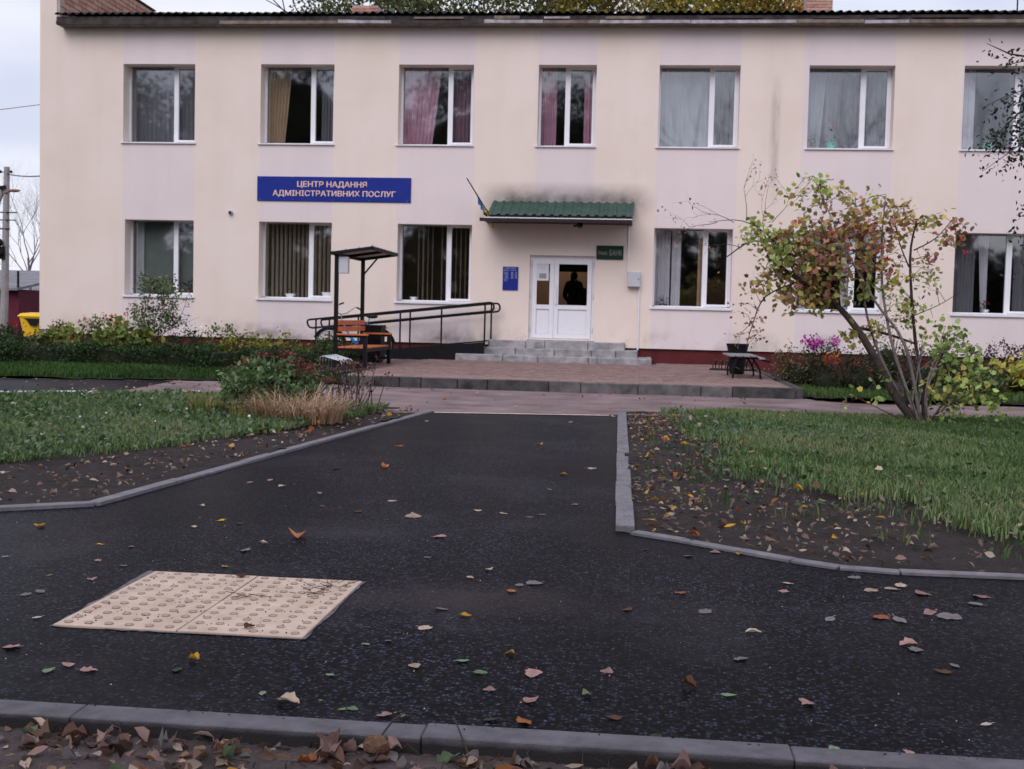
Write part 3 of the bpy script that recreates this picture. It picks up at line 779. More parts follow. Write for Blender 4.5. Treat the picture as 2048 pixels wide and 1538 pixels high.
# entrance door
a, b, z0, z1 = DR
f = MB(); y0, y1 = D+.12, D+.2
f.bb(a, a+.06, y0, y1, z0, z1); f.bb(b-.06, b, y0, y1, z0, z1); f.bb(a, b, y0-.001, y1, z1-.09, z1); f.bb(a, b, y0-.002, y1, z0, z0+.03)
door = f.build('door', M['pvc'], bld)
def leaf(x0, x1):
    l = MB(); q = .105; zb, zt, zmid = z0+.035, z1-.095, 1.42
    yy0, yy1 = y0-.025, y1-.025
    l.bb(x0, x0+q, yy0, yy1, zb, zt); l.bb(x1-q, x1, yy0, yy1, zb, zt); l.bb(x0+q, x1-q, yy0+.001, yy1, zt-q, zt); l.bb(x0+q, x1-q, yy0+.001, yy1, zb, zb+q); l.bb(x0+q, x1-q, yy0+.001, yy1, zmid, zmid+q)
    l.build('door_leaf', M['pvc'], door, bevel=0)
    MB().bb(x0+q, x1-q, yy0+.03, yy1-.02, zb+q, zmid).build('lower_panel', M['pvc'], door, bevel=.012)
    MB().bb(x0+q, x1-q, yy0+.035, yy0+.042, zmid+q, zt-q).build('pane', M['door_glass'], door)
leaf(a+.065, -1.985); leaf(-1.98, b-.065)
MB().tube([(-1.93,D+.09,1.55),(-1.93,D+.04,1.55),(-1.93,D+.04,2.0),(-1.93,D+.09,2.0)], .014).build('handle', M['white_paint'], door)
for xx in (a+.03, b-.03):
    for zz in (.95, 1.75, 2.5): MB().tube([(xx,D+.1,zz-.05),(xx,D+.1,zz+.05)], .016).build('hinge', M['pvc'], door)

# entrance roof
can = MB().bb(-3.62, -.16, 27.3, D-.001, 3.44, 3.47).build('canopy', M['brown_metal'], bld)
V = []; F = []; n = 150; rows = [(28.285,3.95),(27.98,3.845),(27.975,3.828),(27.65,3.715),(27.645,3.698),(27.28,3.575),(27.265,3.545)]
for y, z in rows:
    for i in range(n+1):
        x = -3.49 + 3.36*i/n; u = (x/.205) % 1
        V.append((x, y, z + .034*max(0, math.sin(2*PI*u))**.6*(1 if u < .5 else 0)))
for j in range(len(rows)-1):
    for i in range(n): F.append((j*(n+1)+i, j*(n+1)+i+1, (j+1)*(n+1)+i+1, (j+1)*(n+1)+i))
MB().add(V, F).build('tile_sheet', M['green_tile'], can)
MB().bb(-3.66, -.17, 27.23, 27.29, 3.40, 3.475).build('beam', M['brown_metal'], can)
MB().bb(-3.55, -.16, 27.27, 27.295, 3.478, 3.50).build('gutter_lip', M['white_paint'], can)
MB().bb(-3.45, -.16, 27.3, 27.35, 3.50, 3.55).build('rafter_board', M['brown_metal'], can)
MB().add([(-3.45,27.35,3.5),(-3.45,28.29,3.5),(-3.45,28.29,3.92)], [(0,1,2)]).add([(-.18,27.35,3.5),(-.18,28.29,3.5),(-.18,28.29,3.92)], [(0,1,2)]).build('side_panel', M['brown_metal'], can)

# entrance steps
st = thing('entrance_steps', 'three worn grey concrete steps up to the white double door', 'steps', (-1.85,26.8,.17))
for (x0, x1, yf, zb, zt, cuts) in ((-4.1,.37,26.8,.1,.345,(-3.0,-2.2,-1.05,-.85)), (-3.75,.05,27.15,.3,.505,(-2.75,-1.85,-1.0,-.45)), (-3.44,-.25,27.5,.45,.67,(-2.55,-2.1,-1.1))):
    MB().bb(x0+.12, x1-.12, yf+.12, D+.05, zb-.1, zt-.012).build('tread', M['concrete'], st)
    c = [x0, *cuts, x1]
    for p, q in zip(c[:-1], c[1:]):
        MB().bb(p+.006, q-.006, yf+random.uniform(-.012,.012), yf+.125, zb-.06, zt+random.uniform(-.012,.004)).build('step_block', M['concrete'], st, bevel=.016)
    for xx in (x0, x1-.12): MB().bb(xx, xx+.12, yf+.13, D, zb-.06, zt-.004).build('step_block', M['concrete'], st, bevel=.014)
MB().bb(-2.6, -.98, D-.02, D+.2, .60, .686).build('threshold', M['concrete'], st, bevel=.006)
# ---------------------------------------------------------------- signs and fittings on the facade
def lettering(body, parent, x, z, w, h, m, y, bold=0, name='lettering'):
    cu_ = bpy.data.curves.new(name, 'FONT'); cu_.body = body; cu_.align_x = 'CENTER'; cu_.align_y = 'CENTER'; cu_.size = 1; cu_.extrude = .01; cu_.offset = 0
    o = bpy.data.objects.new(name, cu_); col.objects.link(o)
    bpy.context.view_layer.update()
    me = bpy.data.meshes.new_from_object(o.evaluated_get(bpy.context.evaluated_depsgraph_get())); bpy.data.objects.remove(o)
    bmx = bmesh.new(); bmx.from_mesh(me); m0 = bmx.copy()
    for sx_, sy_, sz_ in ((.022,.012,.002),(-.022,-.012,.004)):
        tmp = bpy.data.meshes.new('tmp'); m0.to_mesh(tmp); tmp.transform(Matrix.Translation((sx_, sy_, sz_))); bmx.from_mesh(tmp); bpy.data.meshes.remove(tmp)
    bmx.to_mesh(me); bmx.free(); m0.free()
    me.name = name; me.materials.clear(); me.materials.append(m); o = bpy.data.objects.new(name, me); col.objects.link(o)
    bpy.context.view_layer.update()
    dm = o.dimensions
    o.scale = (w/dm.x, h/dm.y, .3); o.rotation_euler = (PI/2, 0, 0)
    bb = [Vector(c) for c in o.bound_box]; cx = (min(c.x for c in bb)+max(c.x for c in bb))/2; cyy = (min(c.y for c in bb)+max(c.y for c in bb))/2
    o.parent = parent; o.location = Vector((x - cx*o.scale.x, y, z - cyy*o.scale.y)) - ORG[parent.name]
    return o
sg = thing('sign', 'long blue sign with pale orange two line lettering on the upper wall', 'sign', (-7.38, D, 3.9))
MB().bb(-9.28, -5.48, D-.03, D-.002, 3.895, 4.485).build('board', M['sign_blue'], sg, bevel=.004)
lettering('ЦЕНТР НАДАННЯ', sg, -7.42, 4.295, 1.72, .165, M['sign_letter'], D-.033, .016)
lettering('АДМІНІСТРАТИВНИХ ПОСЛУГ', sg, -7.37, 4.075, 3.04, .165, M['sign_letter'], D-.033, .016)
sc_m = MB()
for x in (-9.2,-8.4,-7.4,-6.5,-5.56):
    for z in (3.925, 4.455): sc_m.ball((x, D-.031, z), .012)
sc_m.build('screws', M['chrome'], sg)
ib = thing('information_board', 'small upright blue opening hours board left of the entrance door', 'sign', (-3.02, D, 1.85))
MB().bb(-3.21, -2.84, D-.025, D-.002, 1.85, 2.41).build('board', M['sign_blue'], ib)
lettering('ГРАФІК РОБОТИ', ib, -3.03, 2.375, .27, .028, M['pale_letter'], D-.027, .01)
lettering('ЦЕНТРУ ПОСЛУГ', ib, -3.03, 2.325, .32, .025, M['pale_letter'], D-.027, .01)
for k, dname in enumerate(('ПОНЕДІЛОК','ВІВТОРОК','СЕРЕДА','ЧЕТВЕР',"П'ЯТНИЦЯ")):
    z = 2.275 - k*.034
    lettering(dname, ib, -3.125, z, .105 if k in (0,1,4) else .08, .02, M['pale_letter'], D-.027, .008)
    lettering('08.00', ib, -2.985, z, .05, .02, M['pale_letter'], D-.027, .008); lettering('17.00', ib, -2.895, z, .05, .02, M['pale_letter'], D-.027, .008)
for k, dname in enumerate(('СУБОТА','НЕДІЛЯ')): lettering(dname, ib, -3.14, 2.105-k*.034, .075, .02, M['pale_letter'], D-.027, .008)
gs = thing('sign', 'small dark green plaque with dull silver lettering right above the door', 'sign', (-.67, D, 2.62))
MB().bb(-.99, -.35, D-.04, D-.002, 2.625, 2.95).build('board', M['sign_green'], gs, bevel=.006)
lettering('Ощад', gs, -.84, 2.775, .22, .1, M['gray_letter'], D-.042, .012); lettering('БАНК', gs, -.53, 2.785, .3, .135, M['gray_letter'], D-.042, .012)
nb = thing('notice', 'white printed sheet taped inside the narrow pane of the door', 'notice', (-2.27, D+.1, 2.1))
MB().bb(-2.40, -2.12, D+.118, D+.121, 2.10, 2.555).build('sheet', M['paper'], nb)
MB().bb(-2.35, -2.2, D+.1165, D+.1178, 2.45, 2.456).bb(-2.35, -2.17, D+.1165, D+.1178, 2.41, 2.416).bb(-2.35, -2.19, D+.1165, D+.1178, 2.37, 2.376).bb(-2.345, -2.175, D+.1165, D+.1178, 2.15, 2.27).build('print', M['gray_print'], nb)
eb = thing('electric_box', 'pale grey electric box with white conduit beside the entrance', 'electric box', (-.09, D, .53))
MB().bb(-.235, .065, D-.16, D-.003, 1.985, 2.345).build('box', M['gray_box'], eb, bevel=.008)
MB().bb(-.225, .055, D-.168, D-.161, 1.995, 2.335).build('door', M['gray_box'], eb, bevel=.003)
MB().ball((.02, D-.172, 2.17), .014).build('lock', M['black'], eb)
MB().tube([(-.24,D-.02,3.42),(-.235,D-.02,2.34)], .019, 8).build('conduit', M['white_paint'], eb)
MB().tube([(.045,D-.03,1.99),(.05,D-.03,.5)], .022, 8).build('conduit', M['white_paint'], eb)
cm = thing('security_camera', 'black dome camera hanging under the green entrance roof', 'camera', (-1.38, 27.9, 3.32))
MB().lathe([(.06,.12),(.065,.09),(.055,.08)], 14, (-1.38,27.9,3.32)).build('mount', M['camera_black'], cm)
MB().ball((-1.38,27.9,3.385), .07, sq=(1.1,1,1)).build('dome', M['camera_black'], cm, smooth=True)
MB().bar((-1.52,27.9,3.37), (-1.36,27.82,3.38), .05, .05).build('lens_housing', M['camera_black'], cm)
wl = thing('wall_sensor', 'small round grey fitting on the wall between two left windows', 'fitting', (-9.94, D, 3.58))
MB().tube([(-9.94,D-.001,3.6),(-9.94,D-.07,3.59)], [.055,.05], 12).build('housing', M['gray_box'], wl)
MB().ball((-9.94,D-.075,3.59), .04).build('lens', M['camera_black'], wl)
fl = thing('flag', 'furled blue and yellow flag on a slanted pole by the entrance roof', 'flag', (-3.62, D, 3.6))
P0, P1 = Vector((-3.56, 28.22, 3.62)), Vector((-4.01, 27.45, 4.40))
MB().tube([P0, P1], [.018,.012], 8).build('pole', M['black'], fl)
MB().tube([P0 + Vector((.0,.07,-.02)), P0.lerp(P1,.12)], .03, 8).build('bracket', M['brown_metal'], fl)
def flag_part(t0, t1, drop, m, nm, sway):
    V = []; F = []; n = 12; r = 6
    for i in range(n+1):
        p = P0.lerp(P1, t0 + (t1-t0)*i/n)
        for j in range(r+1):
            u = j/r
            V.append((p.x + sway*u + .035*math.sin(2.2*i+u*2)*u, p.y + .04*math.sin(1.7*i+.8)*u, p.z - drop*u*(1 - .35*i/n) - .01))
    for i in range(n):
        for j in range(r): F.append((i*(r+1)+j, i*(r+1)+j+1, (i+1)*(r+1)+j+1, (i+1)*(r+1)+j))
    MB().add(V, F).build(nm, m, fl, smooth=True)
flag_part(.16, .60, .26, M['flag_blue'], 'blue_cloth', .05)
flag_part(.03, .42, .33, M['flag_yellow'], 'yellow_cloth', .12)

# lamps inside the rooms
for (x0, x1, yy) in ((-9.0,-8.55,2.2),(-8.4,-8.05,2.6),(-7.75,-7.3,2.4),(-5.95,-5.55,2.4)):
    lp = thing('ceiling_lamp', {(-9.0):'lit ceiling panel seen at the upper left of the blind-hung window', (-8.4):'lit ceiling panel second from left behind the vertical blinds', (-7.75):'lit ceiling panel at the upper right of the blind-hung window', (-5.95):'lit ceiling panel at the corner of the window left of the entrance'}[x0], 'lamp', ((x0+x1)/2, D+yy, 3.5), 'lit lamps inside the ground floor office')
    MB().bb(x0, x1, D+yy-.3, D+yy+.3, 3.60, 3.63).build('diffuser', M['lamp_glow'], lp)
    MB().bb(x0-.02, x1+.02, D+yy-.32, D+yy+.32, 3.632, 3.68).build('casing', M['pvc'], lp)
    MB().tube([((x0+x1)/2, D+yy, 3.68), ((x0+x1)/2, D+yy, 4.25)], .01).build('cord', M['black'], lp)
hl = thing('ceiling_lamp', 'unseen lamp added to light the hall wall behind the entrance door', 'lamp', (-2.0, D+2.9, 4.0))  # out of sight, added to light the hall's back wall
MB().bb(-2.4, -1.6, D+2.6, D+3.2, 4.1, 4.13).build('diffuser', M['lamp_glow'], hl)
MB().bb(-2.42, -1.58, D+2.58, D+3.22, 4.131, 4.19).build('casing', M['pvc'], hl)

# two people standing in the hall behind the door glass
def person(label, x, y, h, face, coat, arm):
    z0 = .66; s = h/1.75
    t = thing('person', label, 'person', (x, y, z0))
    J = {'hip':(0,0,.95),'waist':(0,0,1.1),'chest':(0,0,1.33),'neck':(0,0,1.49),'head':(0,.01,1.6),'top':(0,.01,1.70),
         'shL':(-.19,0,1.42),'elL':(-.27,.02,1.12),'waL':(-.22,-.1+arm,.92),'haL':(-.21,-.14+arm,.84),'shR':(.19,0,1.42),'elR':(.27,.02,1.12),'waR':(.2,-.12,.95),'haR':(.19,-.17,.88),
         'hL':(-.1,0,.88),'kL':(-.11,-.01,.48),'aL':(-.11,.02,.09),'tL':(-.12,-.14,.04),'hR':(.1,0,.88),'kR':(.11,-.01,.48),'aR':(.11,.02,.09),'tR':(.12,-.14,.04)}
    R = {'hip':.155,'waist':.15,'chest':.165,'neck':.06,'head':.1,'top':.075,'shL':.085,'elL':.062,'waL':.042,'haL':.035,'shR':.085,'elR':.062,'waR':.042,'haR':.035,'hL':.1,'kL':.072,'aL':.052,'tL':.045,'hR':.1,'kR':.072,'aR':.052,'tR':.045}
    E = [('hip','waist'),('waist','chest'),('chest','neck'),('neck','head'),('head','top'),('chest','shL'),('shL','elL'),('elL','waL'),('waL','haL'),('chest','shR'),('shR','elR'),('elR','waR'),('waR','haR'),('hip','hL'),('hL','kL'),('kL','aL'),('aL','tL'),('hip','hR'),('hR','kR'),('kR','aR'),('aR','tR')]
    ks = list(J); me = bpy.data.meshes.new('body')
    c, q = math.cos(face), math.sin(face)
    me.from_pydata([((J[k][0]*c-J[k][1]*q)*s, (J[k][0]*q+J[k][1]*c)*s, J[k][2]*s) for k in ks], [(ks.index(a_), ks.index(b_)) for a_, b_ in E], [])
    o = link('body', me, coat, t)
    md = o.modifiers.new('skin', 'SKIN'); o.modifiers.new('sub', 'SUBSURF').levels = 2
    for i, k in enumerate(ks):
        sv = me.skin_vertices[0].data[i]; sv.radius = (R[k]*s, R[k]*s); sv.use_root = (k == 'hip')
    hd = MB().ball((x, y-.005, z0+1.635*s), .105*s, sq=(.92,1,1.08)); hd.build('hair', M['camera_black'], t, smooth=True)
    fm = MB().ball((x+.05*q*s, y-.05*c*s, z0+1.6*s), .085*s, sq=(.85,.85,1.1)); fx, fy = x+.13*q*s, y-.13*c*s
    fm.ball((fx, fy, z0+1.59*s), .018*s)
    fm.build('face', M['skin'], t, smooth=True)
    return t
person('taller person in a dark coat standing behind the door glass', -1.61, D+2.0, 1.76, 2.6, M['coat'], .0)
person('shorter person in a brown coat at the right edge of the door glass', -1.22, D+2.35, 1.58, .5, M['coat2'], .1)

# ---------------------------------------------------------------- ramp with handrail
rp = thing('wheelchair_ramp', 'black steel wheelchair ramp with double handrail rising to the door', 'ramp', (-5.5, 27.4, .17))
def dk(x): return .19 + (x+7.6)*.112
mb = MB()
mb.add([(-7.6,26.9,dk(-7.6)-.03),(-3.42,26.9,dk(-3.42)-.03),(-3.42,28.15,dk(-3.42)-.03),(-7.6,28.15,dk(-7.6)-.03),(-7.6,26.9,dk(-7.6)),(-3.42,26.9,dk(-3.42)),(-3.42,28.15,dk(-3.42)),(-7.6,28.15,dk(-7.6))], [(0,3,2,1),(4,5,6,7),(0,1,5,4),(1,2,6,5),(2,3,7,6),(3,0,4,7)])
mb.build('deck', M['black'], rp)
MB().prism([(-6.9,26.88,.17),(-3.44,26.88,.17),(-3.44,26.88,dk(-3.44)-.035),(-6.9,26.88,dk(-6.9)-.035)], (0,-.012,0)).build('skirt', M['black'], rp)
def rail(z): return z
tr_ = [(-7.59,1.03),(-3.3,1.525)]; lr = [(-7.53,.85),(-3.3,1.335)]
def rr(a, b, n=5):
    return [Vector(a).lerp(Vector(b), i/n) for i in range(n+1)]
yR = 26.88
loop = rr((-7.53,yR,1.035),(-3.33,yR,1.525),3) + [Vector((-3.27,yR,1.51)),Vector((-3.24,yR,1.46)),Vector((-3.24,yR,1.39)),Vector((-3.27,yR,1.34))] + rr((-3.33,yR,1.325),(-7.46,yR,.845),3) + [Vector((-7.53,yR,.86)),Vector((-7.57,yR,.91)),Vector((-7.59,yR,.97)),Vector((-7.575,yR,1.02))]
MB().tube(loop, .023, 8, closed=True).build('handrail', M['black'], rp, smooth=True)
for x in (-7.38,-6.38,-5.40,-4.44,-3.44):
    MB().tube([(x,yR,.17 if x < -6.9 else dk(x)-.1),(x,yR,1.03+(x+7.59)*.1155)], .021, 8).build('post', M['black'], rp)
loop2 = [Vector((p.x, 28.08, p.z)) for p in loop]
MB().tube(loop2, .023, 8, closed=True).build('handrail', M['black'], rp, smooth=True)
for x in (-7.38,-5.40,-3.44): MB().tube([(x,28.08,dk(x)-.02),(x,28.08,1.03+(x+7.59)*.1155)], .021, 8).build('post', M['black'], rp)

# ---------------------------------------------------------------- roofed bench
be = thing('covered_bench', 'black steel bench with orange slats under a small slanted roof', 'bench', (-5.35, 23.0, .175))
BX, FX, Y0, Y1, Z = -5.63, -5.06, 21.9, 24.05, .175
for y in (Y0, Y1):
    MB().bb(BX-.035, BX+.035, y-.035, y+.035, Z, 2.31).build('post', M['black'], be)
    MB().bb(FX-.035, FX+.035, y-.035, y+.035, Z, .775).build('leg', M['black'], be)
    MB().bb(BX+.036, FX-.036, y-.03, y+.03, .735, .774).bb(BX+.036, FX-.036, y-.03, y+.03, .48, .53).bb(BX+.036, FX-.036, y-.025, y+.025, .28, .32).build('cross_bar', M['black'], be)
    MB().bb(BX+.0365, FX+.05, y-.07, y+.07, .776, .81).build('armrest', M['orange_wood'], be, bevel=.006)
MB().bb(FX-.03, FX+.03, Y0+.036, Y1-.036, .47, .53).bb(BX-.03, BX+.03, Y0+.036, Y1-.036, .3, .35).build('seat_rail', M['black'], be)
for k in range(4): MB().bb(BX+.05+k*.135, BX+.17+k*.135, Y0-.03, Y1+.03, .532, .562).build('seat_slat', M['orange_wood'], be, bevel=.006)
for k, z in enumerate((.965,.845)): MB().bb(BX+.036, BX+.066, Y0-.0, Y1+.0, z, z+.095).build('back_slat', M['orange_wood'], be, bevel=.006)
rf = MB()
A = [Vector(p) for p in ((BX-.07,Y0-.08,2.31),(FX+.12,Y0-.08,2.42),(FX+.12,Y1+.08,2.42),(BX-.07,Y1+.08,2.31))]
for i in range(4): rf.bar(A[i], A[(i+1) % 4], .05, .06)
rf.bar(A[0].lerp(A[3],.5), A[1].lerp(A[2],.5), .04, .05)
rfo = rf.build('roof_frame', M['black'], be)
MB().prism([p + Vector((0,0,.026)) for p in A], (0,0,.012)).build('roof_panel', M['gray_box'], rfo)
bm_ = MB()
for k in range(9): 
    t = k/8; p = A[1].lerp(A[2], t); bm_.lathe([(.016,.035),(.012,.06)], 6, p)
for k in range(4):
    p = A[0].lerp(A[1], k/3); bm_.lathe([(.016,.035),(.012,.06)], 6, p)
bm_.build('bolts', M['chrome'], be)
for y in (Y0, Y1): MB().bar((BX,y,1.98), (BX+.3,y,2.34), .03, .03).build('brace', M['black'], be) if y == Y1 else None
MB().bb(BX+.037, BX+.22, Y0-.02, Y0+.1, 1.94, 2.25).build('control_box', M['gray_box'], be, bevel=.006)
lb = thing('litter_bin', 'black box shaped litter bin at the far end of the covered bench', 'litter bin', (-5.48, 24.55, .178))
MB().add([(-5.66,24.4,.18),(-5.32,24.4,.18),(-5.32,24.74,.18),(-5.66,24.74,.18),(-5.69,24.37,.93),(-5.29,24.37,.93),(-5.29,24.77,.93),(-5.69,24.77,.93)], [(0,3,2,1),(0,1,5,4),(1,2,6,5),(2,3,7,6),(3,0,4,7)]).build('body', M['black'], lb)
MB().bb(-5.70, -5.28, 24.36, 24.40, .91, .965).bb(-5.70, -5.28, 24.74, 24.78, .91, .965).bb(-5.70, -5.66, 24.401, 24.739, .91, .965).bb(-5.32, -5.28, 24.401, 24.739, .91, .965).build('rim', M['black'], lb, bevel=0)
MB().bb(-5.63, -5.35, 24.44, 24.70, .6, .62).build('liner', M['black_rubber'], lb)

# ---------------------------------------------------------------- bicycle leaning by the ramp
bi = thing('bicycle', 'blue framed bicycle with raised handlebar parked behind the covered bench', 'bicycle', (-6.1, 25.3, .178))
def wheel(cx, cyy, cz, r=.34):
    w = MB(); ring = [(cx+(r-.017)*math.cos(2*PI*k/28), cyy, cz+(r-.017)*math.sin(2*PI*k/28)) for k in range(28)]
    o = w.tube(ring, .018, 6, closed=True).build('wheel', M['black_rubber'], bi, smooth=True)
    ring = [(cx+(r-.045)*math.cos(2*PI*k/28), cyy, cz+(r-.045)*math.sin(2*PI*k/28)) for k in range(28)]
    MB().tube(ring, .012, 6, closed=True).build('rim', M['chrome'], o, smooth=True)
    s_ = MB()
    for k in range(14):
        a = 2*PI*k/14; s_.tube([(cx,cyy+(.02 if k%2 else -.02),cz),(cx+(r-.05)*math.cos(a),cyy,cz+(r-.05)*math.sin(a))], .0022, 4)
    s_.tube([(cx,cyy-.05,cz),(cx,cyy+.05,cz)], .022, 8)
    s_.build('spokes', M['chrome'], o)
    fd = [(cx+(r+.02)*math.cos(a), cyy, cz+(r+.02)*math.sin(a)) for a in np.linspace(.15, 2.75, 14)]
    MB().tube(fd, .024, 6).build('mudguard', M['black'], bi, smooth=True)
by = 25.3
wheel(-6.64, by, .52); wheel(-5.56, by, .52)
MB().tube([(-6.37,by,1.02),(-6.05,by,.47)], .02, 8).tube([(-6.33,by,.9),(-6.02,by,.52)], .018, 8).tube([(-6.05,by,.47),(-5.80,by,1.0)], .018, 8).tube([(-6.05,by+.04,.47),(-5.56,by+.05,.52)], .011).tube([(-6.05,by-.04,.47),(-5.56,by-.05,.52)], .011).tube([(-5.82,by+.02,.94),(-5.56,by+.05,.52)], .01).tube([(-5.82,by-.02,.94),(-5.56,by-.05,.52)], .01).build('frame', M['blue_paint'], bi)
MB().tube([(-6.39,by-.05,1.0),(-6.5,by-.055,.7),(-6.64,by-.055,.52)], .012).tube([(-6.39,by+.05,1.0),(-6.5,by+.055,.7),(-6.64,by+.055,.52)], .012).build('fork', M['black'], bi)
MB().tube([(-6.37,by,1.0),(-6.39,by,1.18)], .012).tube([(-6.39,by,1.17),(-6.43,by-.12,1.2),(-6.40,by-.26,1.36),(-6.30,by-.30,1.41)], .011).tube([(-6.39,by,1.17),(-6.3,by+.14,1.2),(-6.14,by+.28,1.34),(-6.02,by+.3,1.28)], .011).build('handlebar', M['chrome'], bi)
for a_, b_ in (((-6.36,by-.29,1.385),(-6.26,by-.31,1.42)),((-6.12,by+.285,1.335),(-6.0,by+.305,1.27))): MB().tube([a_, b_], .018, 8).build('grip', M['black_rubber'], bi)
MB().tube([(-5.80,by,1.0),(-5.76,by,1.1)], .013).build('seat_post', M['chrome'], bi)
MB().ball((-5.70,by,1.14), .075, sq=(1.75,1.25,.6)).build('saddle', M['black_rubber'], bi, smooth=True)
MB().lathe([(.085,0),(.085,.006)], 16, (0,0,0)).v
cr_ = MB(); ring = [(-6.05+.09*math.cos(2*PI*k/18), by+.05, .47+.09*math.sin(2*PI*k/18)) for k in range(18)]
cr_.tube(ring, .008, 5, closed=True).tube([(-6.05,by+.06,.47),(-6.15,by+.06,.34)], .009).tube([(-6.05,by-.06,.47),(-5.95,by-.06,.6)], .009).bb(-6.2,-6.1,by+.06,by+.16,.325,.345).bb(-6.0,-5.9,by-.16,by-.06,.59,.61)
cr_.build('crank', M['black'], bi)
MB().bar((-5.8,by,.93),(-5.35,by,.9),.12,.012).tube([(-5.4,by-.05,.9),(-5.54,by-.05,.52)],.006).tube([(-5.4,by+.05,.9),(-5.54,by+.05,.52)],.006).build('carrier', M['chrome'], bi)

# ---------------------------------------------------------------- bicycle racks
rk = thing('bicycle_rack', 'low bright steel bicycle rack of parallel hoops beside the covered bench', 'bicycle rack', (-5.35, 20.6, .17))
for k in range(5):
    y = 20.1 + k*.2
    pr = [(-5.06,y,.16),(-5.06,y,.33),(-5.09,y,.36),(-5.38,y+.02,.44),(-5.43,y+.02,.42),(-5.44,y+.02,.16)]
    MB().tube(pr, .017, 6).build('hoop', M['chrome'], rk, smooth=True)
MB().tube([(-5.06,20.05,.172),(-5.06,21.0,.172)], .014).tube([(-5.44,20.05,.172),(-5.44,21.0,.172)], .014).build('base_rail', M['chrome'], rk)
rk2 = thing('bicycle_rack', 'low black bicycle rack against the red plinth behind the grey slatted bench', 'bicycle rack', (2.0, 25.5, .19))
for k in range(7):
    x = 1.62 + k*.13
    MB().tube([(x,25.2,.19),(x+.03,25.3,.38),(x+.1,25.6,.40),(x+.1,25.75,.19)], .012, 6).build('hoop', M['black'], rk2)
MB().tube([(1.55,25.2,.2),(2.55,25.2,.2)], .014).tube([(1.6,25.75,.2),(2.6,25.75,.2)], .014).build('base_rail', M['black'], rk2)

# ---------------------------------------------------------------- grey slatted bench and urn on the right
gb = thing('slatted_bench', 'backless grey slatted bench with curved black legs on the right of the terrace', 'bench', (2.0, 22.4, .17))
for k in range(5):
    x = 1.68 + k*.135; z = .575 - .0*k - (.05*(k-3.2) if k > 3 else 0)
    MB().bb(x, x+.115, 21.7, 23.3, z, z+.03).build('slat', M['bench_slat'], gb, bevel=.005)
for y in (21.85, 23.1):
    MB().tube([(1.78,y,.17),(1.77,y,.34),(1.83,y,.48),(1.96,y,.555),(2.2,y,.555),(2.3,y,.53),(2.38,y,.5)], .02, 6).build('leg', M['black'], gb)
    MB().tube([(2.12,y,.545),(2.2,y,.44),(2.26,y,.32),(2.27,y,.17)], .02, 6).build('leg', M['black'], gb)
MB().tube([(2.4,21.7,.505),(2.4,23.3,.505)], .028, 6).tube([(1.9,21.85,.35),(1.9,23.1,.35)], .012).build('side_rail', M['black'], gb)
ur = thing('litter_bin', 'black tapered litter bin standing just behind the grey slatted bench', 'litter bin', (2.0, 23.7, .175))
MB().lathe([(.13,0),(.15,.05),(.17,.3),(.2,.52),(.215,.57),(.215,.6),(.19,.6),(.17,.5),(.0,.48)], 20, (2.0,23.7,.178)).build('body', M['black'], ur, smooth=False)
MB().tube([(2.0+.21*math.cos(2*PI*k/20),23.7+.21*math.sin(2*PI*k/20),.77) for k in range(20)], .014, 6, closed=True).build('rim', M['black'], ur)

# ---------------------------------------------------------------- left distance
up_ = thing('utility_pole', 'grey concrete utility pole with lamp arm at the left edge', 'utility pole', (-25.1, 45, -.1))
MB().tube([(-25.12,45,-.1),(-25.05,45,2.5),(-24.98,45,6.7)], [.17,.145,.11], 10).build('pole', M['pole'], up_)
MB().tube([(-26.6,45,-.1),(-25.35,45,5.3),(-25.1,45,5.9)], [.13,.1,.09], 8).build('brace', M['pole'], up_)
MB().tube([(-25.2,45,5.62),(-24.8,44.8,5.70),(-24.45,44.6,5.74)], .035).build('lamp_arm', M['rust'], up_)
MB().ball((-24.45,44.6,5.73), .12, sq=(2.2,1,.55)).build('lamp_head', M['rust'], up_)
MB().bb(-25.32,-24.98,44.78,44.9,3.05,3.55).ball((-25.18,44.75,3.7),.17).ball((-25.12,44.75,3.3),.15).build('transformer_box', M['black'], up_)
MB().bar((-25.3,44.9,4.9),(-24.5,44.9,4.9),.04,.04).bar((-25.3,44.9,4.6),(-24.55,44.9,4.6),.04,.04).bar((-25.35,44.9,4.25),(-24.8,44.9,4.25),.05,.05).bar((-25.3,44.9,5.85),(-24.95,44.9,5.9),.2,.12).build('bracket', M['black'], up_)
MB().ball((-25.2,44.9,6.5),.07).ball((-24.75,44.9,6.5),.06).build('insulator', M['black'], up_)
ow = MB()
def sag(a, b, s, n=12): return [Vector(a).lerp(Vector(b), i/n) - Vector((0,0,s*4*(i/n)*(1-i/n))) for i in range(n+1)]
tag(MB().tube(sag((-24.95,45,6.42),(-14.86,30.5,4.9),.15), .02, 4).build('overhead_wire', M['black'], org=(-24.95,45,6.42)), 'dark overhead wire from the utility pole to the building corner', 'wire')
tag(MB().tube(sag((-60,60,9.0),(-24.95,45,6.5),.3), .02, 4).build('overhead_wire', M['black'], org=(-24.95,45,6.5)), 'dark overhead wire running left from the top of the utility pole', 'wire')
tag(MB().tube(sag((-34,36,7.5),(-14.86,29.0,6.35),.5), .009, 4).build('overhead_wire', M['rust'], org=(-14.86,29,6.35)), 'thin pinkish wire sagging towards the upper left wall', 'wire')
yb = thing('recycling_container', 'yellow plastic recycling container with dark handle beside the building corner', 'container', (-23.75, 45, -.1))
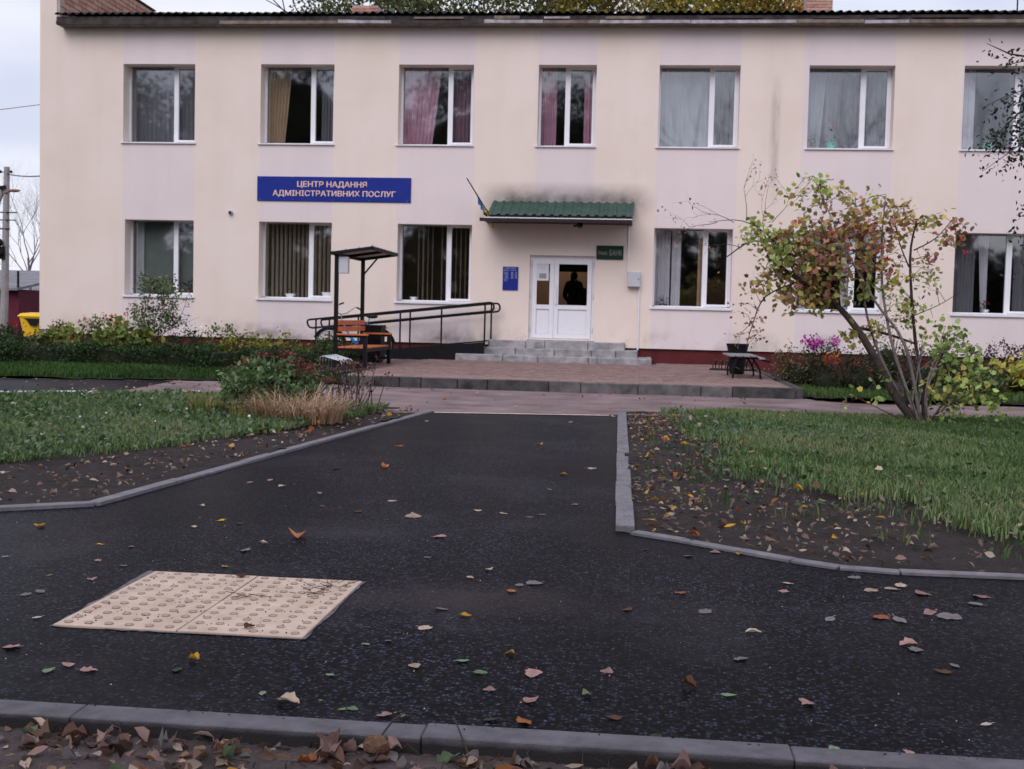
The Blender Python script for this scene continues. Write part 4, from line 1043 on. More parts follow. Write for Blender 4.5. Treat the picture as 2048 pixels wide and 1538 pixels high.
MB().add([(-24.05,44.6,-.0),(-23.0,44.6,-.0),(-23.0,45.5,-.0),(-24.05,45.5,-.0),(-24.2,44.5,.8),(-22.85,44.5,.8),(-22.85,45.6,.8),(-24.2,45.6,.8)], [(0,3,2,1),(0,1,5,4),(1,2,6,5),(2,3,7,6),(3,0,4,7),(4,5,6,7)]).build('body', M['yellow_bin'], yb, bevel=.02)
MB().add([(-24.28,44.45,.8),(-22.8,44.45,.8),(-22.8,45.65,.8),(-24.28,45.65,.8),(-24.2,44.6,.93),(-22.88,44.6,.93),(-22.88,45.5,.97),(-24.2,45.5,.97)], [(0,3,2,1),(0,1,5,4),(1,2,6,5),(2,3,7,6),(3,0,4,7),(4,5,6,7)]).build('lid', M['yellow_bin'], yb, bevel=.02)
MB().add([(-24.0,44.44,.74),(-23.2,44.44,.74),(-23.3,44.44,.66),(-23.45,44.44,.45),(-23.7,44.44,.45),(-23.85,44.44,.66)], [(0,1,2,3,4,5)]).build('handle_recess', M['black'], yb)
ga = thing('garage', 'burgundy garage with grey slate roof behind the utility pole', 'garage', (-30.5, 50, -.1))
MB().bb(-36, -27.2, 50, 56, -.12, 1.95).build('wall', M['burgundy'], ga)
MB().prism([(-36.3,49.6,1.9),(-36.3,56.3,2.9),(-36.3,56.3,3.0),(-36.3,49.6,2.0)], (9.25,0,0)).build('roof', M['far_roof'], ga)
MB().tube([(-27.12,49.8,1.6),(-27.12,49.8,2.75)], .05).build('pipe', M['black'], ga)
MB().bb(-30.2,-28.3,49.97,49.995,-.05,1.6).build('door', M['burgundy'], ga)
sh = thing('shed', 'brown board shed with pale slate roof beyond the yellow container', 'shed', (-31.2, 60, -.1))
bw = MB()
MB().bb(-33.4,-27, 60, 64, -.12, 1.7).build('wall', M['shed_wood'], sh)
for k in range(16): MB().bb(-33.4+k*.4, -33.02+k*.4, 59.96, 59.995, -.1, 1.7).build('board', M['shed_wood'], sh)
MB().prism([(-33.7,59.5,1.75),(-33.7,64.3,3.1),(-33.7,64.3,3.2),(-33.7,59.5,1.85)], (7,0,0)).build('roof', M['far_roof'], sh)
MB().bb(-33.0,-32.5,59.9,59.955,.3,1.2).build('door', M['black'], sh)
# ---------------------------------------------------------------- plants: generators
OVAL = (np.array([[0,0,0],[-.27,.38,.07],[0,.45,0],[.27,.38,.07],[0,1,-.05],[-.2,.72,.04],[.2,.72,.04]], float),
        np.array([[0,2,1],[0,3,2],[1,2,5],[2,3,6],[5,2,4],[2,6,4]]))
_lob = [(0,0),(.18,.04),(.4,.12),(.37,.32),(.52,.52),(.33,.62),(.2,.8),(0,1.0),(-.2,.8),(-.33,.62),(-.52,.52),(-.37,.32),(-.4,.12),(-.18,.04)]
LOBED = (np.array([[0,.42,0]] + [[x,y,.10*abs(x)-.12*y*y*.5] for x, y in _lob], float), np.array([[0,1+i,1+(i+1) % 14] for i in range(14)]))
DIAM = (np.array([[0,0,0],[-.32,.5,.06],[0,1,0],[.32,.5,.06]], float), np.array([[0,3,1],[1,3,2]]))
STRAP = (np.array([[-.06,0,0],[.06,0,0],[-.09,.4,.06],[.09,.4,.06],[-.06,.8,.0],[.06,.8,.0],[0,1,-.12]], float), np.array([[0,1,3],[0,3,2],[2,3,5],[2,5,4],[4,5,6]]))
def hexc(h):
    return np.array([((int(h[i:i+2], 16)/255)) ** 2.2 for i in (0, 2, 4)])
def orient(n, upb, rg):
    """random frames: y along the leaf, z its face normal"""
    d = rg.normal(0, 1, (n, 3)); d[:,2] -= upb; d /= np.linalg.norm(d, axis=1)[:,None]
    nn = rg.normal(0, .7, (n, 3)); nn[:,2] += 1.0
    x = np.cross(d, nn); x /= np.linalg.norm(x, axis=1)[:,None] + 1e-9
    z = np.cross(x, d)
    return np.stack([x, d, z], 2)
GAIN = [1.0]
def leaf_geo(P, size, cols, tpl, upb=.3, rg=rng, dirs=None):
    n = len(P); T, F = tpl; k = len(T)
    R = orient(n, upb, rg)
    s = (size * rg.uniform(.65, 1.25, n))[:, None, None]
    Tv = T[None] * np.ones((n,1,1)); Tv[:,:,2] *= rg.uniform(-1.5, 2.2, (n,1))
    V = np.einsum('nij,nkj->nki', R, Tv) * s + P[:, None, :]
    FF = (F[None] + (np.arange(n)*k)[:,None,None]).reshape(-1, 3)
    pal = np.array([hexc(c) for c in cols])*GAIN[0]; ci = rg.integers(0, len(pal), n)
    C = pal[ci] * rg.uniform(.72, 1.25, (n,1)) * rg.uniform(.92, 1.08, (n,3))
    return V.reshape(-1,3), FF, np.repeat(C, k, 0)
def join(gs):
    V, F, C, o = [], [], [], 0
    for v, f, c in gs: V.append(v); F.append(f+o); C.append(c); o += len(v)
    return np.concatenate(V), np.concatenate(F), np.concatenate(C)
def foliage(name, gs, parent, org=None, m=None):
    V, F, C = join(gs)
    o = mesh_np(name, V, F, m or M['leaf'], parent, C, org)
    return o
def ell(n, c, r, hollow=.5, rg=rng):
    d = rg.normal(0, 1, (n, 3)); d /= np.linalg.norm(d, axis=1)[:,None]
    rad = rg.uniform(hollow**3, 1, (n,1)) ** (1/3)
    return np.array(c) + d*rad*np.array(r)
def clumpy(n, c, r, k, spread, rg=rng):
    cs = ell(k, c, r, .25, rg); i = rg.integers(0, k, n)
    return cs[i] + rg.normal(0, 1, (n,3))*spread
def grow(mb, p, d, L, r, depth, tips, bend=.35, split=3, upb=.15):
    n = 4; pts = [p]; q = Vector(p); dd = Vector(d).normalized()
    for i in range(n):
        dd = (dd + Vector((random.gauss(0,bend*.4), random.gauss(0,bend*.4), random.gauss(0,bend*.4)+upb*.2))).normalized()
        q = q + dd*L/n; pts.append(q.copy())
    mb.tube(pts, [r*(1-.55*i/n) for i in range(n+1)], 5 if depth > 1 else 3)
    if depth == 0: tips.append(q.copy()); tips.append(pts[2].copy()); return
    for s in range(split):
        k = random.choice((2,3,4)) if s else 4
        nd_ = (dd + Vector((random.gauss(0,.55), random.gauss(0,.55), random.gauss(0,.45)+upb))).normalized()
        grow(mb, pts[k], nd_, L*random.uniform(.55,.8), r*.5, depth-1, tips, bend, split, upb)

# ---------------------------------------------------------------- lawns
def grass(name, poly, dens, h, cols, z, crop=None, thin=None, label=None, w=.0045):
    P = np.array(poly); x0, y0 = P.min(0); x1, y1 = P.max(0)
    if crop: x0, x1, y0, y1 = max(x0, crop[0]), min(x1, crop[1]), max(y0, crop[2]), min(y1, crop[3])
    n = int((x1-x0)*(y1-y0)*dens)
    Q = np.stack([rng.uniform(x0, x1, n), rng.uniform(y0, y1, n)], 1); Q = Q[inpoly(Q, poly)]
    if thin is not None:
        keep = rng.uniform(0, 1, len(Q)) < thin(Q[:,0], Q[:,1]); Q = Q[keep]
    n = len(Q)
    patch = np.zeros(n)
    for i in range(8): patch += np.sin(Q[:,0]*(1.1+i*.9)*np.cos(i*1.7) + Q[:,1]*(1.0+i*.8)*np.sin(i*2.1) + i*3.1) / (1+.5*i)
    patch /= 2.2
    hh = h * rng.uniform(.45, 1.35, n) * (1 + .3*patch); ang = rng.uniform(0, 2*PI, n); lean = rng.uniform(.05, .75, n)*hh
    ww = w * rng.uniform(.7, 1.5, n)
    dx, dy = np.cos(ang), np.sin(ang); bx, by_ = -np.sin(ang+rng.normal(0,.6,n)), np.cos(ang+rng.normal(0,.6,n))
    b = np.stack([Q[:,0], Q[:,1], np.full(n, z)], 1)
    side = np.stack([bx*ww, by_*ww, np.zeros(n)], 1)
    mid = b + np.stack([dx*lean*.35, dy*lean*.35, hh*.6], 1); tip = b + np.stack([dx*lean, dy*lean, hh*(1-.25*lean/hh)], 1)
    V = np.stack([b-side, b+side, mid-side*.8, mid+side*.8, tip], 1).reshape(-1,3)
    o = np.arange(n)[:,None,None]*5
    F = (np.array([[0,1,3],[0,3,2],[2,3,4]])[None] + o).reshape(-1,3)
    pal = np.array([hexc(c) for c in cols])*1.0; t = np.clip((patch*.5+.5)+rng.normal(0,.22,n), 0, .999)
    C = pal[(t*len(pal)).astype(int)] * rng.uniform(.7, 1.3, (n,1))
    return tag(mesh_np(name, V, F, M['blade'], None, np.repeat(C, 5, 0)), label, None, None, 'stuff')
GC = ['40562f','4c6538','5a7444','4a5c36','647e4c','708856','566b3e','7e8560']
grass('grass', GL, 3600, .062, GC, .02, crop=(-11,0,7,16), thin=lambda x, y: np.clip((y-np.interp(x,[-12,-4.56,-3.9,-3.3,-3.0],[7.6,8.05,9.1,11.4,13]))/.8+.4*np.sin(x*5.1+y*2.3)+.1, .08, 1))
def edge(x, y):
    xb = np.interp(y, [6.0,6.3,7.0,8.0,8.6,9.1,10.4,12.5,14.9,15.5], [4,2.03,1.62,1.29,.9,.55,.62,.46,.33,.3])
    return np.clip((x-xb)/.75 + .55*np.sin(x*5.1+y*2.3)*np.sin(y*3.7-x*2.9) - .1, .06, 1)*np.clip((y-5.95)/.5,.15,1)
grass('grass', GR, 3400, .066, GC, .02, crop=(0,6.8,5.5,16.5), thin=edge)
grass('grass', SL, 900, .08, ['2a4118','34501f','3c5a24'], .03, crop=(-16,-4.8,16,22.4), w=.007)
grass('grass', [(2.62,19.45),(3.25,18.55),(6,18.95),(9,19.6),(9,21.2),(4.6,20.8),(2.7,24.5)], 700, .09, ['3a4f28','44602c','506232'], .05, w=.007)
# broad-leaved weeds and clover among the blades
def weeds(polys, n, z, size, cols, crop, name='ground_cover'):
    GAIN[0] *= .92
    Q = np.stack([rng.uniform(crop[0], crop[1], n*3), rng.uniform(crop[2], crop[3], n*3)], 1); Q = Q[inpoly(Q, polys)][:n]
    i = np.repeat(np.arange(len(Q)), 7); m_ = len(i)
    P = np.stack([Q[i,0]+rng.normal(0,.035,m_), Q[i,1]+rng.normal(0,.035,m_), z+rng.uniform(.0,.06,m_)], 1)
    g = leaf_geo(P, np.full(m_, size), cols, OVAL, -.25)
    return tag(foliage(name, [g], None), kind='stuff')
GAIN[0] = 1.25
weeds(GL, 1700, .03, .06, ['4e6444','5a6e4e','68785c','42563a'], (-9,-2.8,7.9,15.5))
GAIN[0] = 1.05
weeds(GR, 480, .03, .05, ['425a38','4e6844','667c5a','38502f'], (.3,6.5,6.2,15.5))
weeds([(.45,13.6),(2.2,13.2),(2.6,11.8),(.9,11.6)], 300, .02, .045, ['62765e','71846c','56704f'], (.45,2.6,11.6,13.6), 'silvery_ground_cover')
weeds([(.1,14.3),(.1,8),(.6,7.2),(1.5,6.1),(2.2,6.0),(1.4,7.6),(.6,9)], 32, .02, .045, ['44583a','526848'], (.1,2.2,6,14), 'ground_cover')
tf = [(.15,14),(.2,7.4),(.7,6.4),(1.4,5.95),(5,5.85),(5,6.4),(1.9,6.4),(1.2,8),(.7,9)]
grass('grass', tf, 260, .085, ['3c5230','4a6038','5c6440'], .035, thin=lambda x, y: (np.sin(x*7+1)*np.sin(y*6.3+2) > .45)*.7)
ns = 12
dn = MB()
for k in range(ns):
    x, y = random.uniform(-8,-3.4), random.uniform(9,15)
    if inpoly(np.array([[x,y]]), GL)[0]: dn.ball((x,y,.13+random.uniform(-.02,.05)), random.choice((.008,.010,.014)))
tag(dn.build('seed_heads', M['paper']), kind='stuff')

GAIN[0] = 1.35
# ---------------------------------------------------------------- shrubs and flower bed
def shrub(name, label, cat, c, parts, stems=8, hgt=.5, sp=.25, group=None, stem_m=None, core=None):
    t = thing(name, label, cat, c, group)
    if stems:
        mb = MB()
        for k in range(stems):
            a = random.uniform(0, 2*PI); q = random.uniform(.3, 1)*sp
            p0 = Vector(c) + Vector((math.cos(a)*q*.25, math.sin(a)*q*.25, -.02)); p1 = Vector(c) + Vector((math.cos(a)*q, math.sin(a)*q*.8, hgt*random.uniform(.6,1)))
            mb.tube([p0, p0.lerp(p1,.5)+Vector((random.gauss(0,.02),random.gauss(0,.02),.02)), p1], [.009,.007,.004], 4)
        mb.build('stem', stem_m or M['twig'], t)
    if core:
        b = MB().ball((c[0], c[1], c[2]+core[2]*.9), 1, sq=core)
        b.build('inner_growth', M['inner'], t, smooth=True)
    for nm, P, size, cols, tpl, upb in parts:
        foliage(nm, [leaf_geo(P, np.full(len(P), size), cols, tpl, upb)], t)
    return t
def E3(n, dx, dy, dz, rx, ry, rz, c, k=None, s=.06, h=.45):
    cc = (c[0]+dx, c[1]+dy, c[2]+dz)
    return clumpy(n, cc, (rx,ry,rz), k, s) if k else ell(n, cc, (rx,ry,rz), h)

# clipped hedge
hd = thing('hedge', 'low clipped dark green hedge in front of the left flower bed', 'hedge', (-12.5, 22.75, .03))
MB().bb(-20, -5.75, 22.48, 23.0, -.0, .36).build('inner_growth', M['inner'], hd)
n = 24000
P = np.stack([rng.uniform(-15.5,-5.55,n), rng.uniform(22.28,23.15,n), rng.uniform(.03,.44,n)], 1)
P[:,2] += .045*np.sin(P[:,0]*3.3)+.04*np.sin(P[:,0]*8.1+1); P[:,1] += .09*np.sin(P[:,0]*4.7)
sel = (np.abs(P[:,1]-22.7) > .3) | (P[:,2] > .34)
foliage('foliage', [leaf_geo(P[sel], np.full(sel.sum(), .065), ['263820','2e4224','1f2e18','3a4f2a','243620'], OVAL, .0)], hd)
bedc = .05
def bedplant(x, y, label, h, r, cols, leaf=.09, n=260, tpl=OVAL, name='garden_plant', cat='plant', flowers=None, upb=.0, stems=7):
    c = (x, y, bedc)
    h, r, n = h*1.4, r*1.15, int(n*2.6)
    ps = [('foliage', E3(n, 0, 0, h*.5, r, r*.8, h*.5, c, 26, .065), leaf, cols, tpl, upb)]
    if flowers:
        fc, fs, fn = flowers
        ps.append(('flower', E3(fn, 0, -.05, h*.9, r*.85, r*.7, h*.16, c, 8, .05), fs, fc, DIAM, -.6))
    return shrub(name, label, cat, c, ps, stems, h*.8, r)
bedplant(-13.6, 24.3, 'dark leafed plant with deep red flower heads at the far left bed', .56, .5, ['2a3a1e','33271c','3d2420','26361c'], .08, 320, flowers=(['6e1c22','86202a'], .06, 60))
bedplant(-14.6, 25.2, 'grey green bushy plant in front of the utility pole', .5, .55, ['39472b','45523a','2f3d24'], .07, 300)
bedplant(-12.55, 24.6, 'dark red leafed plant in front of the wall corner', .56, .42, ['43201d','5a2424','2f2a1c','3a1d1b'], .075, 300)
bedplant(-11.75, 23.6, 'yellow green broad leafed plant just behind the hedge', .52, .42, ['62703a','70783e','566632','78723e'], .17, 110, OVAL, upb=.3)
bedplant(-13.3, 23.5, 'dark green low plant behind the left part of the hedge', .5, .5, ['27381f','31462a','3b4a2c'], .08, 260)
bedplant(-11.75, 24.8, 'thin plant with small red and pink flowers near the wall', .72, .32, ['33482a','3f5730'], .06, 130, flowers=(['b03a34','c9605a','8c2a2c'], .07, 26))
bedplant(-11.15, 24.4, 'pale green plant with orange blossoms left of the small tree', .72, .4, ['4c6632','5d763a','6f7f42'], .08, 220, flowers=(['c8703c','d68a58','b85a38'], .08, 36))
bedplant(-10.75, 23.6, 'broad yellow green hosta clump left of the small tree trunk', .55, .5, ['5c6a34','687238','4e6030','56642e'], .2, 120, OVAL, upb=.3)
bedplant(-10.15, 23.65, 'broad green and yellow leaf clump right of the small tree trunk', .5, .4, ['566430','46582c','706c3a'], .19, 90, OVAL, upb=.3)
bedplant(-9.45, 24.0, 'dark plant dotted with white aster flowers', .62, .45, ['22301c','2a3a24','1d2a18'], .06, 320, flowers=(['d8d8dc','c6c6cf'], .055, 60))
bedplant(-8.8, 24.4, 'mid green bushy plant below the dark wall stain', .58, .5, ['3d5528','4a622e','35491f'], .08, 280)
bedplant(-8.1, 24.2, 'green plant with yellowing leaf tips in the flower bed', .55, .5, ['5a6c30','76793a','8f8540','495c2a'], .08, 260)
bedplant(-7.35, 24.2, 'yellow leafed plant behind the right part of the hedge', .52, .45, ['7c7438','6c7034','8a7c3c','55602e'], .09, 220)
bedplant(-6.55, 23.9, 'green low bush near the covered bench', .52, .55, ['3b5426','47632c','334a22'], .07, 340)
bedplant(-6.0, 23.3, 'dark green bush directly left of the covered bench', .5, .4, ['2b4020','36502a'], .07, 260)
bedplant(-12.4, 23.55, 'low mixed green and purple plant behind the hedge', .46, .4, ['34472a','4a3a34','3b4e2c'], .07, 240)
# arching feathery plant
ap = thing('arching_plant', 'thin arching plant with feathery leaves leaning right against the left wall', 'plant', (-12.1, 25.0, .05))
pts = [(-12.1,25,.05),(-12.05,25,.5),(-11.9,25,.75),(-11.65,25,.92),(-11.35,25,1.0)]
MB().tube(pts, [.012,.01,.008,.006,.004], 5).build('stem', M['twig'], ap)
Q = []
for k in range(60):
    i = random.choice((2,2,3,3)); t = random.random(); p = Vector(pts[i]).lerp(Vector(pts[i+1]) if i < 4 else Vector(pts[i]), t); Q.append((p.x+random.gauss(0,.02), p.y+random.gauss(0,.04), p.z+random.gauss(0,.03)))
foliage('foliage', [leaf_geo(np.array(Q), np.full(60, .09), ['35482a','2b3c22'], OVAL, .6)], ap)
# small pear tree
ty = 25.4; stt = thing('small_tree', 'small bushy young tree with sparse green leaves under the left window', 'tree', (-10.62, ty, .05))
mb = MB(); tips = []
mb.tube([(-10.62,ty,.03),(-10.63,ty,.3),(-10.6,ty,.55)], [.035,.03,.028], 7)
for k in range(8):
    a = -1.0 + 2.0*k/7
    grow(mb, Vector((-10.6,ty,.32+.03*k)), Vector((math.sin(a)*1.05, random.gauss(0,.35), math.cos(a)*.9+.1)), .62+.1*math.cos(a), .014, 2, tips, .3, 2, .3)
mb.build('trunk', M['twig'], stt)
tips = np.array([tuple(t) for t in tips])
keep = (np.abs(tips[:,0]+10.6) < .72) & (tips[:,2] < 1.95)
tips = tips[keep]
i = rng.integers(0, len(tips), 1150); P = tips[i] + rng.normal(0,.075,(1150,3))
P2 = clumpy(750, (-10.6,ty,.95), (.52,.35,.36), 22, .07)
foliage('foliage', [leaf_geo(np.concatenate([P, P2]), np.full(1900,.074), ['44543a','526444','5e6e4a','36462e','6c7a56','746c54'], OVAL, .4)], stt)

# stonecrop with dark red heads, and the dry grass beside it
sdm = thing('stonecrop_clump', 'mounded green stonecrop plant with dark red flower heads on the left lawn', 'plant', (-4.05, 12.7, .04))
c = (-4.05, 12.75, .04)
MB().ball((-4.0,12.8,.2), 1, sq=(.42,.32,.22)).build('inner_growth', M['inner'], sdm, smooth=True)
P = clumpy(3000, (-3.98,12.65,.33), (.56,.45,.31), 110, .05); P = P[P[:,2] > .03]
foliage('foliage', [leaf_geo(P, np.full(len(P), .07), ['465a38','526846','5f744e','3a4e30','6c8058'], OVAL, -.5)], sdm)
heads = MB(); hp = []
for k in range(80):
    a = random.uniform(0, 2*PI); q = math.sqrt(random.random())
    x, y = -3.98 + .62*q*math.cos(a), 12.9 + .42*q*math.sin(a); z = .72 - .34*q*q + random.gauss(0,.025)
    if x > -3.5: z += .02
    hp.append((x,y,z)); heads.tube([(x*.6-4.0*.4, y*.6+12.9*.4, .1),(x,y,z-.01)], .004, 3)
    
heads.build('stem', M['twig'], sdm)
hp = np.array(hp); i = np.repeat(np.arange(len(hp)), 20); P = hp[i] + rng.normal(0,1,(len(i),3))*np.array([.032,.032,.009])
foliage('flower_head', [leaf_geo(P, np.full(len(P),.032), ['54342e','6a423a','46302a','7c5448','5e3a32'], DIAM, -.8)], sdm)
dgr = thing('dry_grass_clump', 'straw coloured dry grass clump right of the stonecrop', 'grass', (-3.5, 12.2, .04))
def tuft(name, parent, c, r, n, L, cols, w, droop):
    a = rng.uniform(0,2*PI,n); q = np.sqrt(rng.uniform(0,1,n))*r; b = np.stack([c[0]+q*np.cos(a), c[1]+q*np.sin(a)*.7, np.full(n,c[2])],1)
    a2 = a + rng.normal(0,.7,n); ll = L*rng.uniform(.55,1.2,n); out = rng.uniform(.15,.75,n)*droop
    dirx, diry = np.cos(a2), np.sin(a2)
    ts = [0,.35,.65,.85,1.0]; V = []
    sd = np.stack([-diry*w, dirx*w, np.zeros(n)],1)*rng.uniform(.6,1.4,(n,1))
    for k, t in enumerate(ts):
        p = b + np.stack([dirx*ll*out*t*t*1.3, diry*ll*out*t*t*1.3, ll*(t - out*.55*t**3)],1); ww = (1-.85*t)
        V += [p-sd*ww, p+sd*ww]
    V = np.stack(V,1).reshape(-1,3); F = []
    for k in range(4): F += [[2*k,2*k+1,2*k+3],[2*k,2*k+3,2*k+2]]
    F = (np.array(F)[None] + (np.arange(n)*10)[:,None,None]).reshape(-1,3)
    pal = np.array([hexc(x) for x in cols]); C = pal[rng.integers(0,len(pal),n)]*rng.uniform(.75,1.25,(n,1))
    return mesh_np(name, V, F, M['blade'], parent, np.repeat(C,10,0))
tuft('blades', dgr, (-3.52,12.15,.02), .47, 900, .42, ['bea084','ceb296','a88a72','d8bea6','947862'], .006, 1.5)
tuft('blades', dgr, (-3.95,12.0,.03), .25, 120, .26, ['7f8a4a','97814f'], .006, 1.0)
ds = thing('withered_plant', 'dark brown withered flower stalks between the stonecrop and the bicycle rack', 'plant', (-3.35, 13.5, .04))
mb = MB(); hp = []
for k in range(34):
    x, y = random.gauss(-3.36,.17), random.gauss(13.5,.18); x2, y2, z2 = x+random.gauss(.05,.12), y+random.gauss(0,.1), random.uniform(.3,.66)
    mb.tube([(x,y,.02),((x+x2)/2,(y+y2)/2,z2*.55),(x2,y2,z2)], [.006,.005,.003], 4); hp.append((x2,y2,z2))
mb.build('stem', M['twig'], ds)
hp = np.array(hp); i = np.repeat(np.arange(len(hp)), 12); P = hp[i] + rng.normal(0,.03,(len(i),3))
foliage('flower_head', [leaf_geo(P, np.full(len(P),.04), ['3c2420','523029','2c1d1a','6e5044'], OVAL, .2)], ds)
tuft('blades', thing('grass_tuft', 'green and straw grass tuft at the left foot of the stonecrop', 'grass', (-4.65,12.6,.04)), (-4.65,12.6,.03), .22, 260, .3, ['5f7a3a','8a8a4c','a08a60','4a6a30'], .005, .9)

# ---------------------------------------------------------------- right flower bed
def rb(x, y, label, h, r, cols, leaf, n, k=16, sp=.07, **kw):
    c = (x, y, .05)
    h, r, n = h*1.15, r*1.12, int(n*1.9)
    parts = [('foliage', E3(n, 0, 0, h*.5, r, r*.75, h*.48, c, k*2, sp), leaf, cols, OVAL, kw.get('upb', .1))]
    if 'fl' in kw:
        fc, fs, fn, fh = kw['fl']; parts.append(('flower', E3(fn, kw.get('fx', 0), -.12, h*fh, r*kw.get('fr',.6), r*.4, h*.13, c, 12, .04), fs, fc, DIAM, -.5))
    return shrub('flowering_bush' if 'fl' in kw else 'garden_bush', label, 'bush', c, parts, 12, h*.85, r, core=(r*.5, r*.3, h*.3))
rb(3.3, 21.9, 'dark bush topped with bright magenta flowers behind the leaning tree', .78, .48, ['2b3522','343d28','22291a'], .06, 520, fl=(['a0358f','b8459f','8a2a7c','c45cb0'], .055, 330, .94), fx=-.03)
rb(2.85, 21.7, 'greyish brown dried bush at the right end of the terrace', .62, .4, ['4f4a33','5f5a3c','6d5a48','3c3c28'], .055, 420)
rb(3.28, 20.8, 'low bush with copper orange flowers below the magenta flowers', .52, .36, ['2f2a20','3a3024','33351f'], .05, 320, fl=(['8f4e2a','a35c34','7c3f24'], .05, 150, .95), fr=.55)
rb(3.85, 21.2, 'dense dark green bush left of the leaning trunk', .62, .5, ['1f2a18','26331e','1a2315','2d3a22'], .05, 620)
rb(4.5, 22.0, 'tall thin grey green plant behind the leaning trunk', 1.15, .4, ['47553f','5c6a55','3b4833'], .06, 260, 14, .09)
rb(5.0, 21.6, 'dark bush under the right window behind the tree shoots', .7, .5, ['232c1b','2c3823'], .055, 520)
rb(5.75, 22.2, 'dark purple brown bush below the right window', .88, .55, ['2c2024','3a2a2c','271d1e','332a22'], .05, 640)
rb(6.55, 22.0, 'dark purple heather like bush at the right edge', .86, .45, ['30242a','3d2d33','2a2420'], .05, 520)
rb(6.55, 20.9, 'yellow green hosta with brown spots at the right edge', .6, .42, ['94984a','a59a4c','7a8a3e','8a6a40'], .15, 170, 12, .08, upb=.2)
rb(5.75, 20.6, 'low grey green bush beside the stone post', .45, .45, ['3a4a36','4c5c48','2d3a2a'], .06, 420)
rb(7.2, 20.7, 'dark leafy bush at the far right edge of the bed', .6, .5, ['2a3624','384530'], .06, 420)
sp_ = thing('stone_post', 'short pale stone post half hidden in plants at the right edge', 'post', (6.55, 20.0, .05))
MB().bb(6.44, 6.66, 19.9, 20.1, .03, .24).build('shaft', M['concrete'], sp_, bevel=.01)
MB().bb(6.40, 6.70, 19.86, 20.14, .242, .31).build('cap', M['concrete'], sp_, bevel=.01)

GAIN[0] = 1.12
# ---------------------------------------------------------------- leaning guelder rose
vb = thing('leaning_shrub_tree', 'leaning multi stemmed shrub tree with autumn coloured leaves and red berries', 'tree', (3.44, 14.67, .03))
y = 14.67
def stem(pts, r0, r1, m=None, nm='branch', n=6):
    q = [Vector((a, y + b, c)) for a, b, c in pts]
    # smooth
    s = []
    for i in range(len(q)-1):
        p0, p1, p2, p3 = q[max(i-1,0)], q[i], q[i+1], q[min(i+2,len(q)-1)]
        for k in range(4):
            t = k/4; s.append(.5*((2*p1)+(p2-p0)*t+(2*p0-5*p1+4*p2-p3)*t*t+(3*p1-p0-3*p2+p3)*t**3))
    s.append(q[-1]); m_ = len(s)
    MB().tube(s, [r0+(r1-r0)*i/(m_-1) for i in range(m_)], n).build(nm, m or M['bark'], vb, smooth=True)
    return s
SK = []
SK += stem([(3.44,0,-.02),(3.13,.0,.35),(2.81,-.05,.89),(2.56,-.05,1.24),(2.32,0,1.48),(1.95,.05,1.71),(1.55,.05,2.0)], .06, .02, nm='trunk', n=9)
SK += stem([(3.5,.05,0),(3.46,.1,.5),(3.36,.1,1.02),(3.26,.1,1.98),(3.32,.12,2.45)], .032, .01)
SK += stem([(3.40,.1,0),(3.02,.15,.7),(2.78,.1,1.3),(2.68,.1,2.0),(2.58,.1,2.75)], .026, .006, M['bark_pale'])
SK += stem([(3.42,-.05,0),(3.1,-.1,.8),(2.93,-.1,1.5),(2.88,-.1,2.1),(2.9,-.1,2.7)], .026, .006, M['bark_pale'])
SK += stem([(3.45,.0,0),(3.2,-.1,.95),(2.8,-.15,1.5),(2.4,-.15,2.2),(2.05,-.1,2.95)], .024, .005, M['bark_pale'])
SK += stem([(1.95,.05,1.71),(1.62,.1,2.2),(1.25,.1,2.42),(.85,.1,2.4)], .012, .003)
SK += stem([(1.95,.05,1.7),(1.55,0,1.5),(1.4,-.05,1.15),(1.33,-.05,.85)], .012, .003)
SK += stem([(1.65,.05,2.1),(1.38,.1,2.18),(1.08,.1,1.98)], .014, .008)
SK += stem([(3.30,.1,2.1),(3.55,.1,2.25),(3.75,.1,2.5)], .01, .004)
SK += stem([(3.25,.1,1.9),(3.1,.0,2.2),(3.0,-.05,2.6)], .01, .003)
SK += stem([(3.3,.1,1.3),(3.6,0,1.45),(3.8,-.1,1.6)], .007, .003)
SK += stem([(2.7,.1,1.15),(3.05,.15,1.08),(3.35,.1,.98)], .022, .014)
SK += stem([(2.45,.0,1.35),(2.3,-.3,1.9),(2.1,-.4,2.4)], .012, .004)
SK += stem([(2.45,.0,1.35),(2.4,.3,1.9),(2.25,.4,2.5)], .012, .004)
SK += stem([(3.5,-.05,0),(3.8,-.15,.5),(3.98,-.2,.95)], .014, .005)
SK += stem([(3.5,-.05,0),(3.72,-.1,.25),(4.1,-.1,.42),(4.45,-.15,.3)], .01, .004)
SK += stem([(3.48,.1,0),(3.62,.05,.6),(3.68,0,1.1)], .014, .004)
SK += stem([(3.38,-.1,0),(3.25,-.25,.35),(3.05,-.3,.6)], .009, .003)
SK += stem([(3.35,-.05,0),(2.9,-.2,.2),(2.62,-.25,.33)], .008, .003)
for k in range(14):
    x = 3.44 + random.gauss(0,.1); SK += stem([(x,random.gauss(0,.06),0),(x+random.gauss(-.05,.1),random.gauss(0,.1),.45),(x+random.gauss(-.05,.22),random.gauss(0,.2),random.uniform(.7,1.3))], .012, .004, random.choice((M['bark'],M['bark_pale'])), n=5)
GRN = ['7c9650','8fa65c','6f8a48','9db468','a8b868']; OLV = ['8f8c50','9f985a','80804c','ab9e60','988458']; RED = ['96685c','a87a6c','885a50','b0846e','9c6e5c']; YEL = ['bca860','b6ac62','c8ac68','a8a45e']; BRN = ['7c624c','8c7052','6e5644','9a7e5a']
